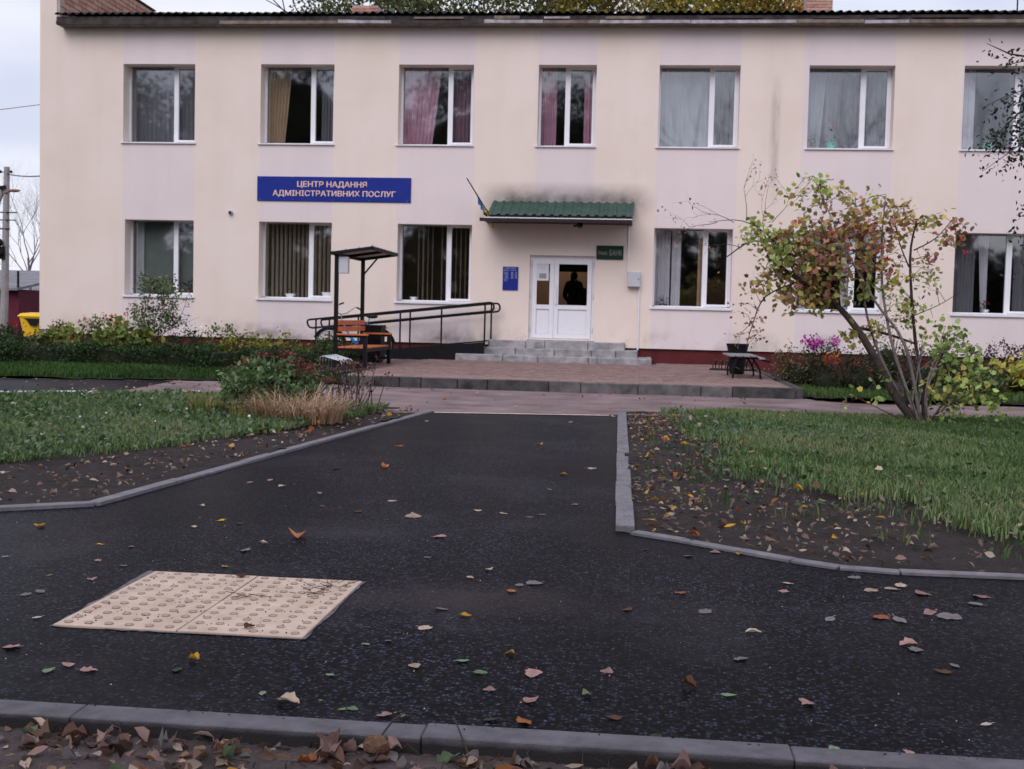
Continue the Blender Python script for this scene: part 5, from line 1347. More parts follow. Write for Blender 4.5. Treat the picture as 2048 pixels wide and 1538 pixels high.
CL = [((1.70,0,2.08),(.42,.45,.36),190,GRN+OLV,.10),((1.45,0,2.25),(.3,.3,.2),60,OLV+GRN,.08),((2.1,0,1.95),(.6,.5,.45),360,OLV+RED+RED+YEL,.10),((2.35,0,2.3),(.45,.45,.3),150,RED+OLV,.10),((2.75,0,2.1),(.45,.45,.5),200,YEL+RED+RED+OLV,.095),((2.55,0,1.65),(.3,.4,.22),70,OLV+GRN,.1),
      ((2.05,0,2.78),(.26,.25,.2),46,YEL+GRN+['7d8a44'],.1),((1.9,0,2.62),(.2,.25,.15),22,OLV+YEL,.1),((2.4,0,2.62),(.25,.25,.2),40,YEL+OLV,.095),((2.85,0,2.6),(.22,.25,.16),40,YEL+OLV,.09),((3.12,0,2.4),(.22,.25,.22),66,YEL+RED,.085),((3.35,0,2.5),(.2,.25,.15),40,YEL+OLV,.085),
      ((3.72,0,2.32),(.16,.2,.2),42,RED+['a05048']+OLV,.09),((3.5,0,1.95),(.14,.2,.1),20,RED,.08),((1.95,0,1.5),(.42,.4,.16),110,BRN+OLV+YEL,.1),((1.55,0,1.65),(.25,.3,.18),46,BRN+OLV,.095),((1.42,0,1.15),(.12,.2,.3),26,RED+BRN,.055),((1.3,0,1.35),(.16,.2,.25),22,RED+BRN,.05),
      ((3.1,0,1.55),(.3,.35,.3),60,OLV+YEL+GRN,.085),((3.35,0,1.3),(.3,.3,.2),44,OLV+GRN,.08),((2.85,0,1.15),(.12,.2,.12),18,OLV+YEL,.1),((2.6,0,1.05),(.14,.2,.1),20,OLV+YEL,.1),((3.45,0,1.75),(.16,.25,.25),36,GRN+OLV,.07),
      ((3.8,0,.82),(.34,.3,.3),120,GRN,.105),((3.95,0,.5),(.36,.3,.22),90,GRN+YEL,.105),((4.2,0,.3),(.28,.25,.12),46,GRN+['9ab058'],.1),((2.95,0,.5),(.12,.15,.16),24,GRN,.1),((2.62,0,.32),(.12,.15,.08),10,YEL+GRN,.09),((3.55,0,.55),(.2,.25,.3),50,GRN+YEL,.1),((3.55,0,.2),(.5,.35,.14),60,BRN+GRN,.08),((3.65,0,1.05),(.2,.2,.15),34,GRN,.1)]
gs = []; tw = MB(); skv = np.array([tuple(p) for p in SK]); LP = []
for (cx, cy_, cz), r, n, cols, s in CL:
    n = int(n*1.8*(.75 if cz < .9 else 1)); s *= .70; k = max(4, n//8); c = (cx, y+cy_, cz)
    cs = ell(k, c, r, .2)
    for q in cs:
        d = np.linalg.norm(skv - q, axis=1); j = int(np.argmin(d + rng.uniform(0,.15,len(d))))
        a_ = Vector(skv[j]); b_ = Vector(q); mid = a_.lerp(b_,.5) + Vector((random.gauss(0,.03),random.gauss(0,.03),.04))
        tw.tube([a_, mid, b_], [.0045,.0035,.002], 3)
    i = rng.integers(0, k, n); P = cs[i] + rng.normal(0,.065,(n,3)); gs.append(leaf_geo(P, np.full(n, s), cols, LOBED, .55))
tw.build('twig', M['twig'], vb)['kind'] = 'stuff'
# bare twigs with dried scraps at the upper left
bt = MB(); tips = []
for p0, d, L in (((1.15,y+.1,2.4),(-.8,0,.35),.42),((.95,y+.1,2.4),(-.9,.1,-.1),.35),((1.3,y+.1,2.42),(-.3,.2,.9),.4),((1.5,y,2.3),(-.2,-.2,.9),.35),((1.25,y+.1,2.1),(-.7,0,.1),.3),((1.4,y-.05,1.2),(-.5,0,-.6),.25),((1.6,y,2.4),(.3,.2,.9),.4)):
    grow(bt, Vector(p0), Vector(d), L, .005, 2, tips, .4, 3, .05)
bt.build('twig', M['twig'], vb)['kind'] = 'stuff'
tips = np.array([tuple(t) for t in tips]); i = rng.integers(0,len(tips),120)
gs.append(leaf_geo(tips[i]+rng.normal(0,.02,(120,3)), np.full(120,.045), BRN+RED, OVAL, .8))
o = foliage('crown', gs, vb); o['kind'] = 'stuff'
bb_ = MB()
for k in range(16):
    cx, cz = random.choice(((1.8,2.1),(2.2,1.95),(2.35,2.3),(2.75,2.1),(1.95,1.85),(1.2,2.35),(3.5,1.95),(3.7,2.2))); p = (cx+random.gauss(0,.2), y-.2+random.gauss(0,.2), cz+random.gauss(0,.14))
    for q in range(7): bb_.ball((p[0]+random.gauss(0,.022), p[1]+random.gauss(0,.022), p[2]+random.gauss(0,.016)), .011)
bb_.build('berries', M['berry'], vb)['kind'] = 'stuff'

# ---------------------------------------------------------------- tree outside the right edge with branches reaching in
rt_ = thing('overhanging_tree', 'dark small leafed tree reaching in from the right edge', 'tree', (5.9, 12.4, .03))
MB().tube([(5.9,12.4,0),(5.85,12.4,1.6),(5.6,12.35,3.2),(5.45,12.3,5.2)], [.13,.11,.09,.05], 9).build('trunk', M['bark'], rt_)
br = []
def lim(pts, r0, r1):
    q = [Vector(p) for p in pts]; MB().tube(q, [r0+(r1-r0)*i/(len(q)-1) for i in range(len(q))], 5).build('branch', M['bark'], rt_)
lim([(5.6,12.35,3.2),(4.9,12.2,3.9),(4.2,12.1,4.0),(3.75,12,3.78),(3.5,12,3.82),(3.28,12,3.92)], .03, .003)
lim([(5.55,12.3,3.6),(4.6,12.1,3.7),(3.95,12,3.45),(3.6,12,3.25),(3.3,12,2.92)], .03, .003)
lim([(4.6,12.1,3.7),(4.1,12,3.1),(3.85,12,2.6),(3.72,12,2.2),(3.7,12,1.8)], .015, .003)
lim([(3.95,12,3.45),(3.7,12,3.5),(3.45,12,3.4),(3.25,12,3.3)], .008, .002)
lim([(3.75,12,3.78),(3.5,12,3.72),(3.3,12,3.6)], .006, .002)
lim([(3.7,12,3.0),(3.5,12,2.85),(3.3,12,2.7)], .006, .002)
gs = []
for x, z, r, n in ((3.32,3.86,.06,8),(3.45,3.78,.07,16),(3.58,3.75,.08,26),(3.72,3.7,.1,46),(3.8,3.5,.12,60),(3.66,3.42,.1,50),(3.5,3.37,.08,26),(3.36,3.3,.06,9),(3.66,3.2,.13,90),(3.5,3.1,.13,80),(3.78,3.25,.12,80),(3.42,2.98,.1,50),(3.62,2.98,.13,90),(3.8,2.95,.15,90),(3.3,2.93,.07,22),(3.55,2.82,.11,50),(3.38,2.76,.07,16),(3.78,2.72,.12,40),(3.72,2.45,.06,10),(3.70,2.3,.06,16),(3.64,2.12,.05,10),(3.72,1.95,.07,16),(3.68,1.75,.05,10),(4.2,3.6,.3,160),(4.6,3.2,.35,200),(5.2,4.2,.6,500),(5.4,3.2,.5,300),(4.3,2.7,.3,140)):
    P = np.array((x,12.0,z)) + rng.normal(0,1,(n,3))*np.array([r*.75, .16, r*.75]); gs.append(leaf_geo(P, np.full(n,.048), ['20281f','2a3327','1a2019','343c2e','262e26','3d3a2c'], OVAL, .5))
o = foliage('crown', gs, rt_); o['kind'] = 'stuff'

# ---------------------------------------------------------------- trees beyond the roof
GAIN[0] = 1.1
def bigtree(label, x, y, ztop, r, cols, n, leaf, group, dense=1.0, bare=False, bm=None, name='tree', tk=1.0):
    t = thing(name, label, 'tree', (x, y, -.1), group); mb = MB(); tips = []
    mb.tube([(x,y,-.1),(x+.1,y,ztop*.25),(x-.05,y,ztop*.5)], [.3*tk,.24*tk,.18*tk], 8)
    tr = mb.build('trunk', bm or M['bark'], t)
    b2 = MB()
    for k in range(7 if bare else 5):
        a = 2*PI*k/7
        grow(b2, Vector((x, y, ztop*random.uniform(.3,.5))), Vector((math.cos(a)*.7, math.sin(a)*.7, 1)), ztop*.27, .11*tk, (5 if tk < 1 else 4) if bare else 2, tips, .25, 3, .2)
    b2.build('branch', bm or M['bark'], t)
    if n:
        zc = ztop - r*1.05; n = int(n*1.6)
        P = clumpy(n, (x,y,zc), (r,r,r*1.05), 70, r*.13)
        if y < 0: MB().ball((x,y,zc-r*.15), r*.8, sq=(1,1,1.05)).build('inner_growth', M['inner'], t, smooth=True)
        o = foliage('crown', [leaf_geo(P, np.full(n, leaf), cols, DIAM, .2)], t); o['kind'] = 'stuff'
    elif cols:
        tp_ = np.array([tuple(q) for q in tips]); i = rng.integers(0,len(tp_),300); o = foliage('crown', [leaf_geo(tp_[i]+rng.normal(0,.15,(300,3)), np.full(300,.12), cols, DIAM, .2)], t); o['kind'] = 'stuff'
    return t
GG = 'trees behind the roof'
bigtree('grey green tree top behind the left brick chimney', -10.2, 46, 16.0, 3.1, ['56603e','66704a','4a5436','6f6a48'], 6500, .2, GG)
bigtree('dull green tree top behind the middle of the roof', -5.2, 48, 16.5, 3.2, ['59633c','6a7042','4c5836','776c40'], 6500, .2, GG)
bigtree('olive yellow tree top behind the middle right of the roof', -.8, 47, 16.2, 3.0, ['7a7440','8c8044','6a6a3c','9a8844'], 6500, .2, GG)
bigtree('yellow green tree top left of the right chimney', 3.0, 46, 15.8, 2.6, ['8a8240','9c8c44','787a40','a89444'], 5500, .2, GG)
bigtree('orange tinged tree top beside the right chimney', 5.3, 47, 14.9, 1.9, ['a87c3e','b88a48','94803e','c08a44'], 2600, .2, GG)
bigtree('bare purplish tree behind the yellow container', -31.0, 58, 7.4, 2.2, None, 0, .1, None, bare=True, bm=M['haze_twig'], tk=.3)
bigtree('leafy olive tree touching the left wall corner', -32.2, 66, 5.6, 2.0, ['5a5a38','6a6640','4c5034'], 1400, .16, None)
bigtree('bare grey tree at the far left edge', -38.5, 66, 5.4, 1.8, None, 0, .1, None, bare=True, bm=M['haze_twig'], tk=.3)
# trees behind the photographer, seen mirrored in the windows
GB = 'trees mirrored in the windows'
dk_ = ['1b2417','222c1c','151c12']
t0 = bigtree('tall dark tree mirrored in the leftmost upper window', -35, -21, 16.5, 5.6, dk_, 11000, .34, GB)
def cp(t, x, y, s, rot, lab):
    c_ = copy_tree(t); c_.location = (x, y, -.1); c_.scale = (s, s, s); c_.rotation_euler = (0,0,rot); c_['label'] = lab
cp(t0, -24.5, -23, 1.2, 1.1, 'tall dark tree mirrored in the window with beige curtains')
cp(t0, -11.0, -23, 1.05, 2.2, 'tall dark tree mirrored in the window with pink curtains')
cp(t0, -5.5, -20, 1.0, 3.9, 'tall dark tree mirrored in the narrow upper window')
cp(t0, -46, -26, 1.1, 3.0, 'tall dark tree standing far left behind the photographer')
tb = bigtree('bare tree mirrored in the pale upper window', 5.5, -22, 17.0, 3, None, 0, .1, GB, bare=True)
cp(tb, 12.5, -25, 1.05, 2.0, 'bare tree mirrored in the upper window with the red flower pot')
cp(tb, 21.5, -24, 1.0, 4.0, 'bare tree mirrored in the rightmost upper window')
n = 26000
P = np.stack([rng.uniform(-75,60,n), rng.uniform(-40,-34,n), rng.uniform(0,7.4,n)], 1); P[:,2] *= 1 + .16*np.sin(P[:,0]*.35)+.1*np.sin(P[:,0]*.9)
MB_w = MB().bb(-75, 60, -38, -36, -.1, 5.6)
tag(MB_w.build('far_wood', M['inner']), kind='stuff')
tag(foliage('far_wood', [leaf_geo(P, np.full(n,.95), dk_, DIAM, .1)], None), kind='stuff')

# ---------------------------------------------------------------- fallen leaves
PALS = {'y':['c8962e','d4a436','b88a30'],'o':['a8683c','9a5a38','b8784a'],'p':['b08a84','bc9a92','a07c78'],'n':['7c9070','8c9c7e','70845f'],'d':['36422e','444e38'],'c':['c8b4a0','d2bfae','b8a390'],'b':['5c3e30','6e4c3a','4a3228'],'k':['8a8486','989296','787276']}
def leaf_mesh(kind, pal, curl):
    """one dry leaf: a rolled, wrinkled blade with midrib and stalk"""
    rg = np.random.default_rng(random.randrange(1 << 30))
    ts = np.array([0,.1,.25,.42,.6,.78,.92,1.0])
    prof = {'oval':[.03,.17,.29,.32,.27,.17,.07,.01], 'delta':[.05,.34,.42,.38,.28,.16,.07,.01], 'ragged':[.06,.3,.36,.44,.3,.34,.16,.03], 'lobed':[.06,.34,.28,.5,.33,.3,.2,.02]}[kind]
    us = np.array([-1,-.5,0,.5,1.0]); V = []
    kx = curl*rg.uniform(1.2,4.2)*rg.choice([1,1,-.6]); ky = curl*rg.uniform(-1.2,1.8); tw = curl*rg.normal(0,.5)
    jag = 0 if kind in ('oval','delta') else .1
    wr = rg.normal(0, .012+.035*curl, (8,5))
    for i, t in enumerate(ts):
        for j, u in enumerate(us):
            w = prof[i]*(1 + (rg.normal(0,jag) if abs(u) == 1 else 0)); x = u*w; y_ = t-.5
            ax = kx*abs(x)*1.0
            z = (x*x*kx*.9 + .05*abs(u)*curl); x2 = x*(1-.35*min(1,(kx*x)**2*.35))
            z += ky*y_*y_*.9 + wr[i,j] + tw*x*y_*2
            V.append((x2, y_*(1-.25*min(1,(ky*y_)**2)), z))
    V = np.array(V); V[:,2] -= V[:,2].min(); F = []
    for i in range(7):
        for j in range(4): F.append((i*5+j, i*5+j+1, (i+1)*5+j+1, (i+1)*5+j))
    b0 = V[2]; n0 = len(V)
    V = np.concatenate([V, [b0+(-.012,0,.002), b0+(.012,0,.002), b0+(.05*rg.normal(),-.2,.01), b0+(.09*rg.normal(),-.36,.05*curl)]])
    F += [(n0, n0+1, n0+2), (n0, n0+2, n0+3)]
    me = bpy.data.meshes.new('fallen_leaf'); me.from_pydata([tuple(v) for v in V], [], F)
    base = hexc(random.choice(pal))*rg.uniform(.8,1.15)
    C = np.repeat(base[None], len(V), 0)*(1+rg.normal(0,.07,(len(V),1)))
    for j in range(8): C[j*5+2] *= .82
    a_ = me.color_attributes.new('Col','FLOAT_COLOR','POINT')
    a_.data.foreach_set('color', np.concatenate([np.clip(C,0,1), np.ones((len(C),1))],1).astype(np.float32).ravel()); me.materials.append(M['leaf'])
    me.polygons.foreach_set('use_smooth', [True]*len(me.polygons))
    return me
LM = {}
for k_, pal in PALS.items():
    kinds = {'p':('ragged','delta','lobed'),'c':('ragged','oval','delta'),'o':('ragged','lobed','delta'),'n':('oval','oval','delta'),'d':('oval','oval','delta'),'y':('delta','oval','delta'),'b':('ragged','lobed','oval')}.get(k_, ('lobed','ragged','oval'))
    LM[k_] = [leaf_mesh(kd, pal, cl) for kd in kinds for cl in (.1, .4, 1.0)]
PALD = {'y':['b8862a','c08a2c'],'o':['8a5230','96603a'],'p':['7c6460','8c716c','6c5856'],'n':['68785c','5c6c52'],'c':['a08c7c','ac9888','8c7a6c'],'b':['4c362c','5c4438','3c2c24','6a5044'],'k':['6c6668','7a7476'],'d':['2c3626']}
LM2 = {k_: [leaf_mesh(kd, pal, cl) for kd in ('ragged','delta','ragged','oval') for cl in (.3, .7, 1.1)] for k_, pal in PALD.items()}
NAMES = {'y':'yellow','o':'orange','p':'dusty pink','n':'pale green','d':'dark green','c':'cream','b':'brown','k':'grey'}
def put_leaf(x, yy, z, s, k_, label, group, tilt=.12, me=None):
    o = bpy.data.objects.new('fallen_leaf', me or random.choice(LM[k_])); col.objects.link(o)
    o.location = (x, yy, z); o.scale = (s, s, s*random.uniform(.7,1.2)); o.rotation_euler = (random.gauss(0,tilt), random.gauss(0,tilt), random.uniform(0, 2*PI))
    return tag(o, label, 'leaf', group)
LEAVES = '-3.09,5.91,y,0.063;-2.32,6.08,c,0.048;-2.58,5.51,y,0.034;-2.41,5.49,p,0.034;-1.7,5.91,o,0.098;-1.82,5.72,c,0.035;-1.85,5.52,k,0.073;-2.86,5.14,c,0.032;-2.42,5.15,p,0.032;-2.26,5.07,k,0.032;-1.82,5.15,y,0.036;-2.48,4.82,n,0.026;-2.27,4.78,p,0.038;-2.4,4.47,k,0.04;-2.37,4.53,k,0.041;-2.18,4.14,c,0.041;-2.07,3.76,p,0.058;-1.81,3.71,n,0.015;-1.79,3.6,p,0.045;-1.82,3.53,n,0.044;-1.7,3.56,p,0.051;-1.42,3.73,y,0.036;-1.43,3.61,d,0.045;-0.91,4.02,n,0.035;-0.84,4.08,k,0.025;-0.94,3.65,n,0.032;-1.09,3.43,n,0.033;-0.99,3.37,c,0.071;-0.9,3.4,n,0.015;-0.82,3.33,n,0.023;-0.79,3.34,n,0.035;-0.69,3.3,p,0.046;-1.36,4.12,b,0.04;-1.67,4.93,b,0.052;-0.7,5.16,c,0.04;-0.64,5.33,c,0.041;-0.49,4.92,o,0.051;-0.41,5.1,k,0.074;-0.47,5.05,k,0.035;-0.96,5.55,k,0.034;-0.62,4.48,y,0.043;-0.74,4.27,c,0.052;-0.73,4.57,k,0.047;-0.4,4,y,0.031;-0.55,3.88,n,0.05;-0.47,3.76,n,0.045;-0.69,3.79,c,0.046;-0.3,3.78,p,0.062;-0.42,3.6,p,0.044;-0.28,3.51,p,0.048;-0.28,3.31,o,0.051;-0.06,3.86,p,0.049;-0.12,3.6,n,0.037;-0.03,3.4,b,0.044;0.2,3.74,b,0.048;0.32,3.67,n,0.047;0.09,3.26,d,0.047;-0.38,3.32,d,0.043;-0.63,3.3,n,0.029;0.22,5.05,o,0.043;0,4.71,b,0.056;0.31,4.74,k,0.056;0.47,4.44,c,0.056;0.43,6.01,p,0.061;0.29,5.87,k,0.05;0.39,4.08,k,0.052;0.55,5.98,y,0.04;1.03,5.53,k,0.055;0.71,5.34,c,0.045;0.67,5.18,p,0.043;1.05,5.27,c,0.066;1.16,5.32,c,0.066;1.21,5.4,c,0.058;1.27,5.27,p,0.083;1.51,5.25,p,0.086;1.45,5.1,k,0.059;0.79,4.71,k,0.055;1,4.78,o,0.071;1.07,4.75,k,0.071;1.21,4.89,p,0.057;1.28,4.84,k,0.088;1.02,4.39,p,0.062;1.03,4.32,k,0.054;1.06,4.06,b,0.057;1.12,4.14,k,0.034;0.55,3.63,p,0.049;0.57,3.25,n,0.044;0.77,3.25,p,0.033;1.05,3.53,c,0.035;-2.2,8.65,d,0.067;-1.87,8.81,o,0.068;-2.31,7.64,c,0.06;-2.48,7.92,p,0.041;-2.57,7.76,p,0.041;-1.48,7.22,c,0.05;-1.84,6.92,o,0.036;-1.59,6.78,b,0.059;-1.25,6.7,c,0.104;-0.99,6.09,p,0.068;-2.25,6.29,y,0.044;-2.12,6.23,b,0.049;-2.52,6.74,c,0.036;-0.91,6.99,c,0.048;-0.5,8.8,y,0.06;-0.31,9.22,c,0.07;-0.85,10.86,o,0.046;-2.06,10.32,o,0.071;-2.28,12.91,c,0.055;-0.71,13.39,c,0.057;-0.25,14.37,c,0.061;-0.58,6.83,k,0.047;-0.75,6.92,c,0.047;-0.52,6.94,k,0.053;-1.98,7.36,c,0.032;-0.55,7.99,k,0.041;-0.35,7.37,p,0.044;0.08,5.99,k,0.03'
recs = []
for rec in LEAVES.split(';'):
    a_, b_, k_, s = rec.split(','); x, yy, s = float(a_), float(b_), float(s)
    z = .003; lab = None
    if abs(x+1.36) < .02 and abs(yy-4.12) < .03: z, lab = .012, 'curled brown leaf at the near edge of the tactile paving'
    elif abs(x+1.67) < .03 and abs(yy-4.93) < .03: z, lab = .012, 'brown leaf on the far edge of the tactile paving'
    elif abs(x+1.7) < .02 and abs(yy-5.91) < .03: lab = 'large orange brown leaf behind the tactile paving'
    elif abs(x+.99) < .02 and abs(yy-3.37) < .03: lab = 'large cream leaf near the front kerb'
    if lab is None:
        if yy > 10.5: zone = 'near the path\'s far end'
        elif yy > 6.6: zone = 'between the two side kerbs'
        elif yy < 3.62: zone = 'close to the front kerb'
        elif x < -2.1: zone = 'left of the tactile paving'
        elif yy < 4.05 and x < -1: zone = 'between tactile paving and front kerb'
        elif yy > 5 and x < -.95: zone = 'behind the tactile paving'
        elif x < -.1: zone = 'just right of the tactile paving'
        elif yy > 5: zone = 'below the curved right kerb'
        else: zone = 'in the right foreground'
        recs.append((x, yy, s, k_, ('large ' if s > .052 else 'small ') + NAMES[k_], zone))
    else: put_leaf(x, yy, z, s*1.05, k_, lab, 'fallen leaves on the asphalt', .05, LM[k_][1] if 'crumpled' not in lab and 'curled' not in lab else LM[k_][2])
from collections import defaultdict
dd_ = defaultdict(list)
for r_ in recs: dd_[(r_[4], r_[5])].append(r_)
ORD = ['leftmost', 'second from left', 'third from left', 'fourth from left', 'fifth from left', 'sixth from left', 'seventh from left', 'eighth from left', 'ninth from left', 'tenth from left']
for (ad, zone), rs_ in dd_.items():
    rs_.sort()
    for i, (x, yy, s, k_, _a, _z) in enumerate(rs_):
        lab = f'{ad} leaf lying {zone}' if len(rs_) == 1 else f'{ORD[i]} of the {ad} leaves {zone}'
        me = random.choice([q for j, q in enumerate(LM[k_]) if j % 3 == 0]) if k_ == 'k' or random.random() < .45 else random.choice([q for j, q in enumerate(LM[k_]) if j % 3 < 2])
        if random.random() < .05 and k_ != 'k': me = LM[k_][random.choice((2,5,8))]
        put_leaf(x, yy, .003, s*1.1, k_, lab, 'fallen leaves on the asphalt', .07, me)
# big litter in front of the near kerb
cnt = 0
pools = 'bbbbbbppppppccckkkon'
pools = pools*3 + 'y'
ND = {'y':'yellow','o':'orange brown','p':'dull pinkish','n':'grey green','c':'pale tan','b':'dark brown','k':'flat grey'}
for k in range(900):
    x = random.uniform(-1.95, .95); yy = 3.09 - abs(random.gauss(0, .17)) if random.random() < .72 else random.uniform(2.5, 3.09)
    if yy < 2.5: continue
    if x > .0 and random.random() < .35: continue
    k_ = random.choice(pools); cnt += 1
    if cnt > 175: break
    zone = 'at the left end of the front kerb' if x < -1.25 else 'left of the round seed head' if x < -.72 else 'right of the round seed head' if x < -.1 else 'at the right part of the front kerb'
    s = random.uniform(.042, .076)
    put_leaf(x, yy, -.056 + random.uniform(0,.02) + max(0, (yy-2.95))*.12, s, k_, ('big ' if s > .064 else 'small ') + ND[k_] + ' leaf in the litter ' + zone, 'leaf litter before the front kerb', .2, random.choice([q for j, q in enumerate(LM2[k_]) if j % 3 > 0]))
# loose litter on the beds
def litter(name, poly, n, z, cols, bias, size, crop):
    Q = np.stack([rng.uniform(crop[0], crop[1], n*6), rng.uniform(crop[2], crop[3], n*6)], 1); Q = Q[inpoly(Q, poly)]
    Q = Q[rng.uniform(0,1,len(Q)) < bias(Q[:,0], Q[:,1])][:n]; n = len(Q)
    P = np.stack([Q[:,0], Q[:,1], z + rng.uniform(0,.03,n)], 1)
    T, F = (OVAL if size < .045 or rng.random() < .5 else LOBED); d = rng.normal(0,1,(n,3)); d[:,2] *= .3; d /= np.linalg.norm(d,axis=1)[:,None]
    nn = rng.normal(0,.4,(n,3)); nn[:,2] += 1; x_ = np.cross(d,nn); x_ /= np.linalg.norm(x_,axis=1)[:,None]; z_ = np.cross(x_,d); R = np.stack([x_,d,z_],2)
    Tv = T[None]*np.ones((n,1,1)); Tv[:,:,2] *= rng.uniform(-2,5,(n,1)); V = np.einsum('nij,nkj->nki', R, Tv)*(size*rng.uniform(.5,1.4,n))[:,None,None] + P[:,None,:]
    pal = np.array([hexc(c_) for c_ in cols]); C = pal[rng.integers(0,len(pal),n)]*rng.uniform(.6,1.2,(n,1))
    return tag(mesh_np(name, V.reshape(-1,3), (F[None]+(np.arange(n)*len(T))[:,None,None]).reshape(-1,3), M['leaf'], None, np.repeat(C,len(T),0)), kind='stuff')
LC = ['8f726c','a0847c','5c4438','4a362c','b09c8a','bba898','7c6450','78706e','6d5648','8a7058']
RSO = [(-.05,14.7),(.03,6.5),(.6,6.1),(1.0,5.8),(1.84,5.76),(5,5.82),(5,6.2),(2.1,6.5),(1.2,8.3),(.75,9.2),(.7,12),(.5,14.9)]
litter('leaf_litter', RSO, 1500, .012, LC, lambda x, yy: np.clip(1.1-(x-.0)*.4, .35, 1), .042, (-.1,5,5.6,15))
litter('leaf_litter', RSO, 150, .02, ['b8862a','c4942f','9a5a32'], lambda x, yy: np.clip(1.1-x*.9, .1, 1), .055, (-.1,5,5.6,15))
LSO = [(-2.55,14.3),(-2.95,9.85),(-3.25,6.75),(-3.6,6.45),(-4.4,6.1),(-9,5.9),(-9,7.6),(-4.5,8.0),(-3.9,9.1),(-3.4,11.5),(-3.1,13.8)]
litter('leaf_litter', LSO, 1300, .015, LC, lambda x, yy: np.ones_like(x), .043, (-9,-2.4,5.8,14.4))
litter('leaf_litter', LSO, 60, .04, ['b8862a','9a5a32'], lambda x, yy: np.clip(1.2-(-2.6-x)*.5,.1,1), .055, (-9,-2.4,5.8,14.4))
litter('leaf_litter', [(-13,12.6),(-8,14.5),(-5,15.2),(-2.4,14.6),(2.4,15.5),(2.4,19),(-5,19.3),(-7.2,19),(-13,17)], 330, .004, LC+['b8862a','9a5a32','b59f8a'], lambda x, yy: np.clip(.25+np.where(x < -4.8, 1, 0)+np.abs(yy-17)*.1,0,1), .06, (-13,2.4,12.6,19.2))
litter('leaf_litter', GL, 240, .07, LC+['b8862a'], lambda x, yy: np.ones_like(x), .05, (-9,-3,8,15.5))
litter('leaf_litter', GR, 200, .06, LC+['b8862a'], lambda x, yy: np.clip(1.5-x*.5,.1,1), .05, (.3,6,6.2,15.5))
litter('leaf_litter', [(-2.2,2.4),(1.5,2.4),(1.5,3.13),(-2.2,3.13)], 900, -.05, LC+['4a2f22','3a261c'], lambda x, yy: np.clip((yy-2.5)*1.6,.15,1), .05, (-2.2,1.5,2.4,3.13))
# dry stalks and twigs
mb = MB()
for k in range(120):
    x, yy = random.uniform(-2,1.25), random.uniform(2.75,3.14); a_ = random.uniform(0,2*PI); L = random.uniform(.03,.13)
    mb.tube([(x,yy,-.05),(x+L*.5*math.cos(a_),yy+L*.5*math.sin(a_),-.03+random.uniform(0,.03)),(x+L*math.cos(a_),yy+L*math.sin(a_),-.045+random.uniform(0,.05))], [.0017,.0014,.0008], 4)
tag(mb.build('dry_twigs', M['twig']), kind='stuff')
mb = MB()
for cx, cyy in ((-1.24,4.83),(-1.52,4.6),(-1.3,4.66)):
    for k in range(16 if cx == -1.24 else 8):
        x, yy = random.gauss(cx,.035), random.gauss(cyy,.04); a_ = random.uniform(0,2*PI); L = random.uniform(.03,.09)
        mb.tube([(x,yy,.013),(x+L*math.cos(a_),yy+L*math.sin(a_),.014+random.uniform(0,.012))], .0013, 4)
tag(mb.build('dry_twigs', M['twig']), kind='stuff')
for lab, pts in (('thin dark twig poking up over the front kerb', [(-.38,3.02,-.05),(-.43,3.1,.02),(-.47,3.2,.045)]), ('dark lump of withered stalk lying on the front kerb', [(-.68,3.09,-.02),(-.63,3.15,.045),(-.61,3.2,.05),(-.56,3.25,.035)])):
    tag(MB().tube(pts, [.003,.0028,.002,.001][:len(pts)], 5).build('twig', M['twig']), lab, 'twig')
cl = thing('clod', 'round dry brown seed head resting against the front kerb', 'seed head', (-.66,3.06,-.03))
b_ = MB().ball((-.66,3.07,.0), .034, sq=(1.1,.9,.85)); b_.v = [(p[0]+random.gauss(0,.002),p[1]+random.gauss(0,.002),p[2]+random.gauss(0,.002)) for p in b_.v]; b_.build('head', mat('dry_seed_head', (.14,.08,.05), .9, var=.4, vs=60, bump=.8, bs=200), cl)
# grit
mb = MB()
for k in range(260):
    x, yy = random.uniform(-3.6,2.2), random.uniform(3.25,6.4) if random.random() < .6 else random.uniform(6.4,12)
    if yy > 6.4 and not -2.4 < x < -.25: continue
    r = random.uniform(.0012,.0032)
    mb.add([(x-r,yy,0),(x,yy-r,0),(x+r,yy,0),(x,yy+r,0),(x+r*.2,yy,r*1.2)], [(0,1,4),(1,2,4),(2,3,4),(3,0,4)])
tag(mb.build('grit', M['pebble']), kind='stuff')
# small dark crumbs of soil
mb = MB()
for k in range(420):
    q = random.random()
    if q < .4: x, yy, z = random.uniform(-2.05,-1.16), random.uniform(4.06,4.95), .0105
    elif q < .75: t = random.random(); x, yy, z = -.145+.115*(1-t)+random.gauss(0,.03), 14.8-8.3*(1-t), .046
    else: x, yy, z = random.uniform(-2,1.2), random.uniform(3.14,3.23), .032
    r = random.uniform(.0015,.0045)
    mb.add([(x-r,yy,z),(x,yy-r,z),(x+r,yy,z),(x,yy+r,z),(x+r*.2,yy,z+r*1.1)], [(0,1,4),(1,2,4),(2,3,4),(3,0,4)])
tag(mb.build('soil_crumbs', M['inner']), kind='stuff')
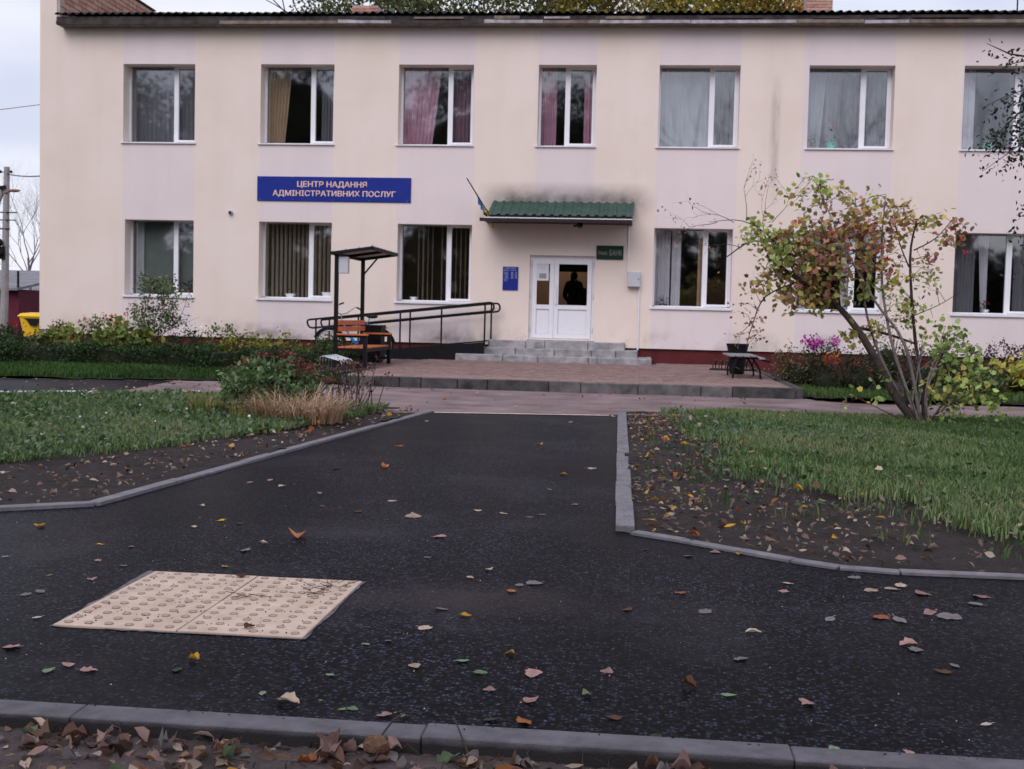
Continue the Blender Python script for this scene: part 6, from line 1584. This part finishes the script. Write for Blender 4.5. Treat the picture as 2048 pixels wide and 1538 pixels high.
# pots on the sills indoors
def pot(label, x, z, m, r, h, cols, n, leaf, fl=None, yy=D+.47):
    t = thing('potted_plant', label, 'potted plant', (x, yy, z))
    MB().lathe([(r*.7,0),(r,h),(r*1.05,h),(r*1.05,h*1.06),(r*.9,h*1.06),(r*.85,h*.95)], 14, (x,yy,z)).build('pot', m, t)
    foliage('foliage', [leaf_geo(ell(n, (x,yy,z+h+leaf*1.3), (r*1.4,r*.9,leaf*2.0), .2), np.full(n,leaf), cols, OVAL, -.5)], t)
    if fl: foliage('flower', [leaf_geo(ell(26, (x,yy-.02,z+h+fl[2]), (r*.9,r*.6,.07), .1), np.full(26,.05), fl[:2], DIAM, -.3)], t)
gP = ['2f4a26','3d5a30','264020']
pot('mint green pot with red flowers in the second upper window from the right edge', 4.42, 5.31, M['pot_mint'], .13, .16, gP, 40, .09, ('7a2430','8f2c38',.36))
pot('dark leafed pot plant at the left corner of the red flower window', 4.02, 5.31, M['pot_brown'], .08, .1, gP, 26, .08)
pot('mint green pot with red flowers in the upper right edge window', 7.98, 5.31, M['pot_mint'], .13, .16, gP, 50, .1, ('8f2c38','7a2430',.3))
pot('pot plant standing left in the grey blind window', -12.1, 1.54, M['pot_brown'], .08, .1, gP, 30, .1)
pot('tall pot plant beside the mullion in the grey blind window', -11.55, 1.54, M['pot_mint'], .08, .1, gP, 36, .13)
pot('brown pot plant at the right of the grey blind window', -11.15, 1.54, M['pot_brown'], .11, .14, gP, 30, .08)
pot('white pot in the middle of the blind-hung window', -8.55, 1.54, M['pot_white'], .14, .11, gP, 12, .05)
pot('round white pot at the right of the blind-hung window', -7.62, 1.54, M['pot_white'], .15, .16, gP, 8, .04)
pot('white pot left in the window beside the ramp', -5.45, 1.54, M['pot_white'], .11, .1, gP, 14, .05)
pot('low dark pot plant in the window right of the entrance', .62, 1.54, M['pot_brown'], .1, .07, gP, 20, .06)
pot('white pot in the far right ground floor window', 8.1, 1.54, M['pot_white'], .1, .1, gP, 16, .06, ('8f2c38','a03a40',.16))
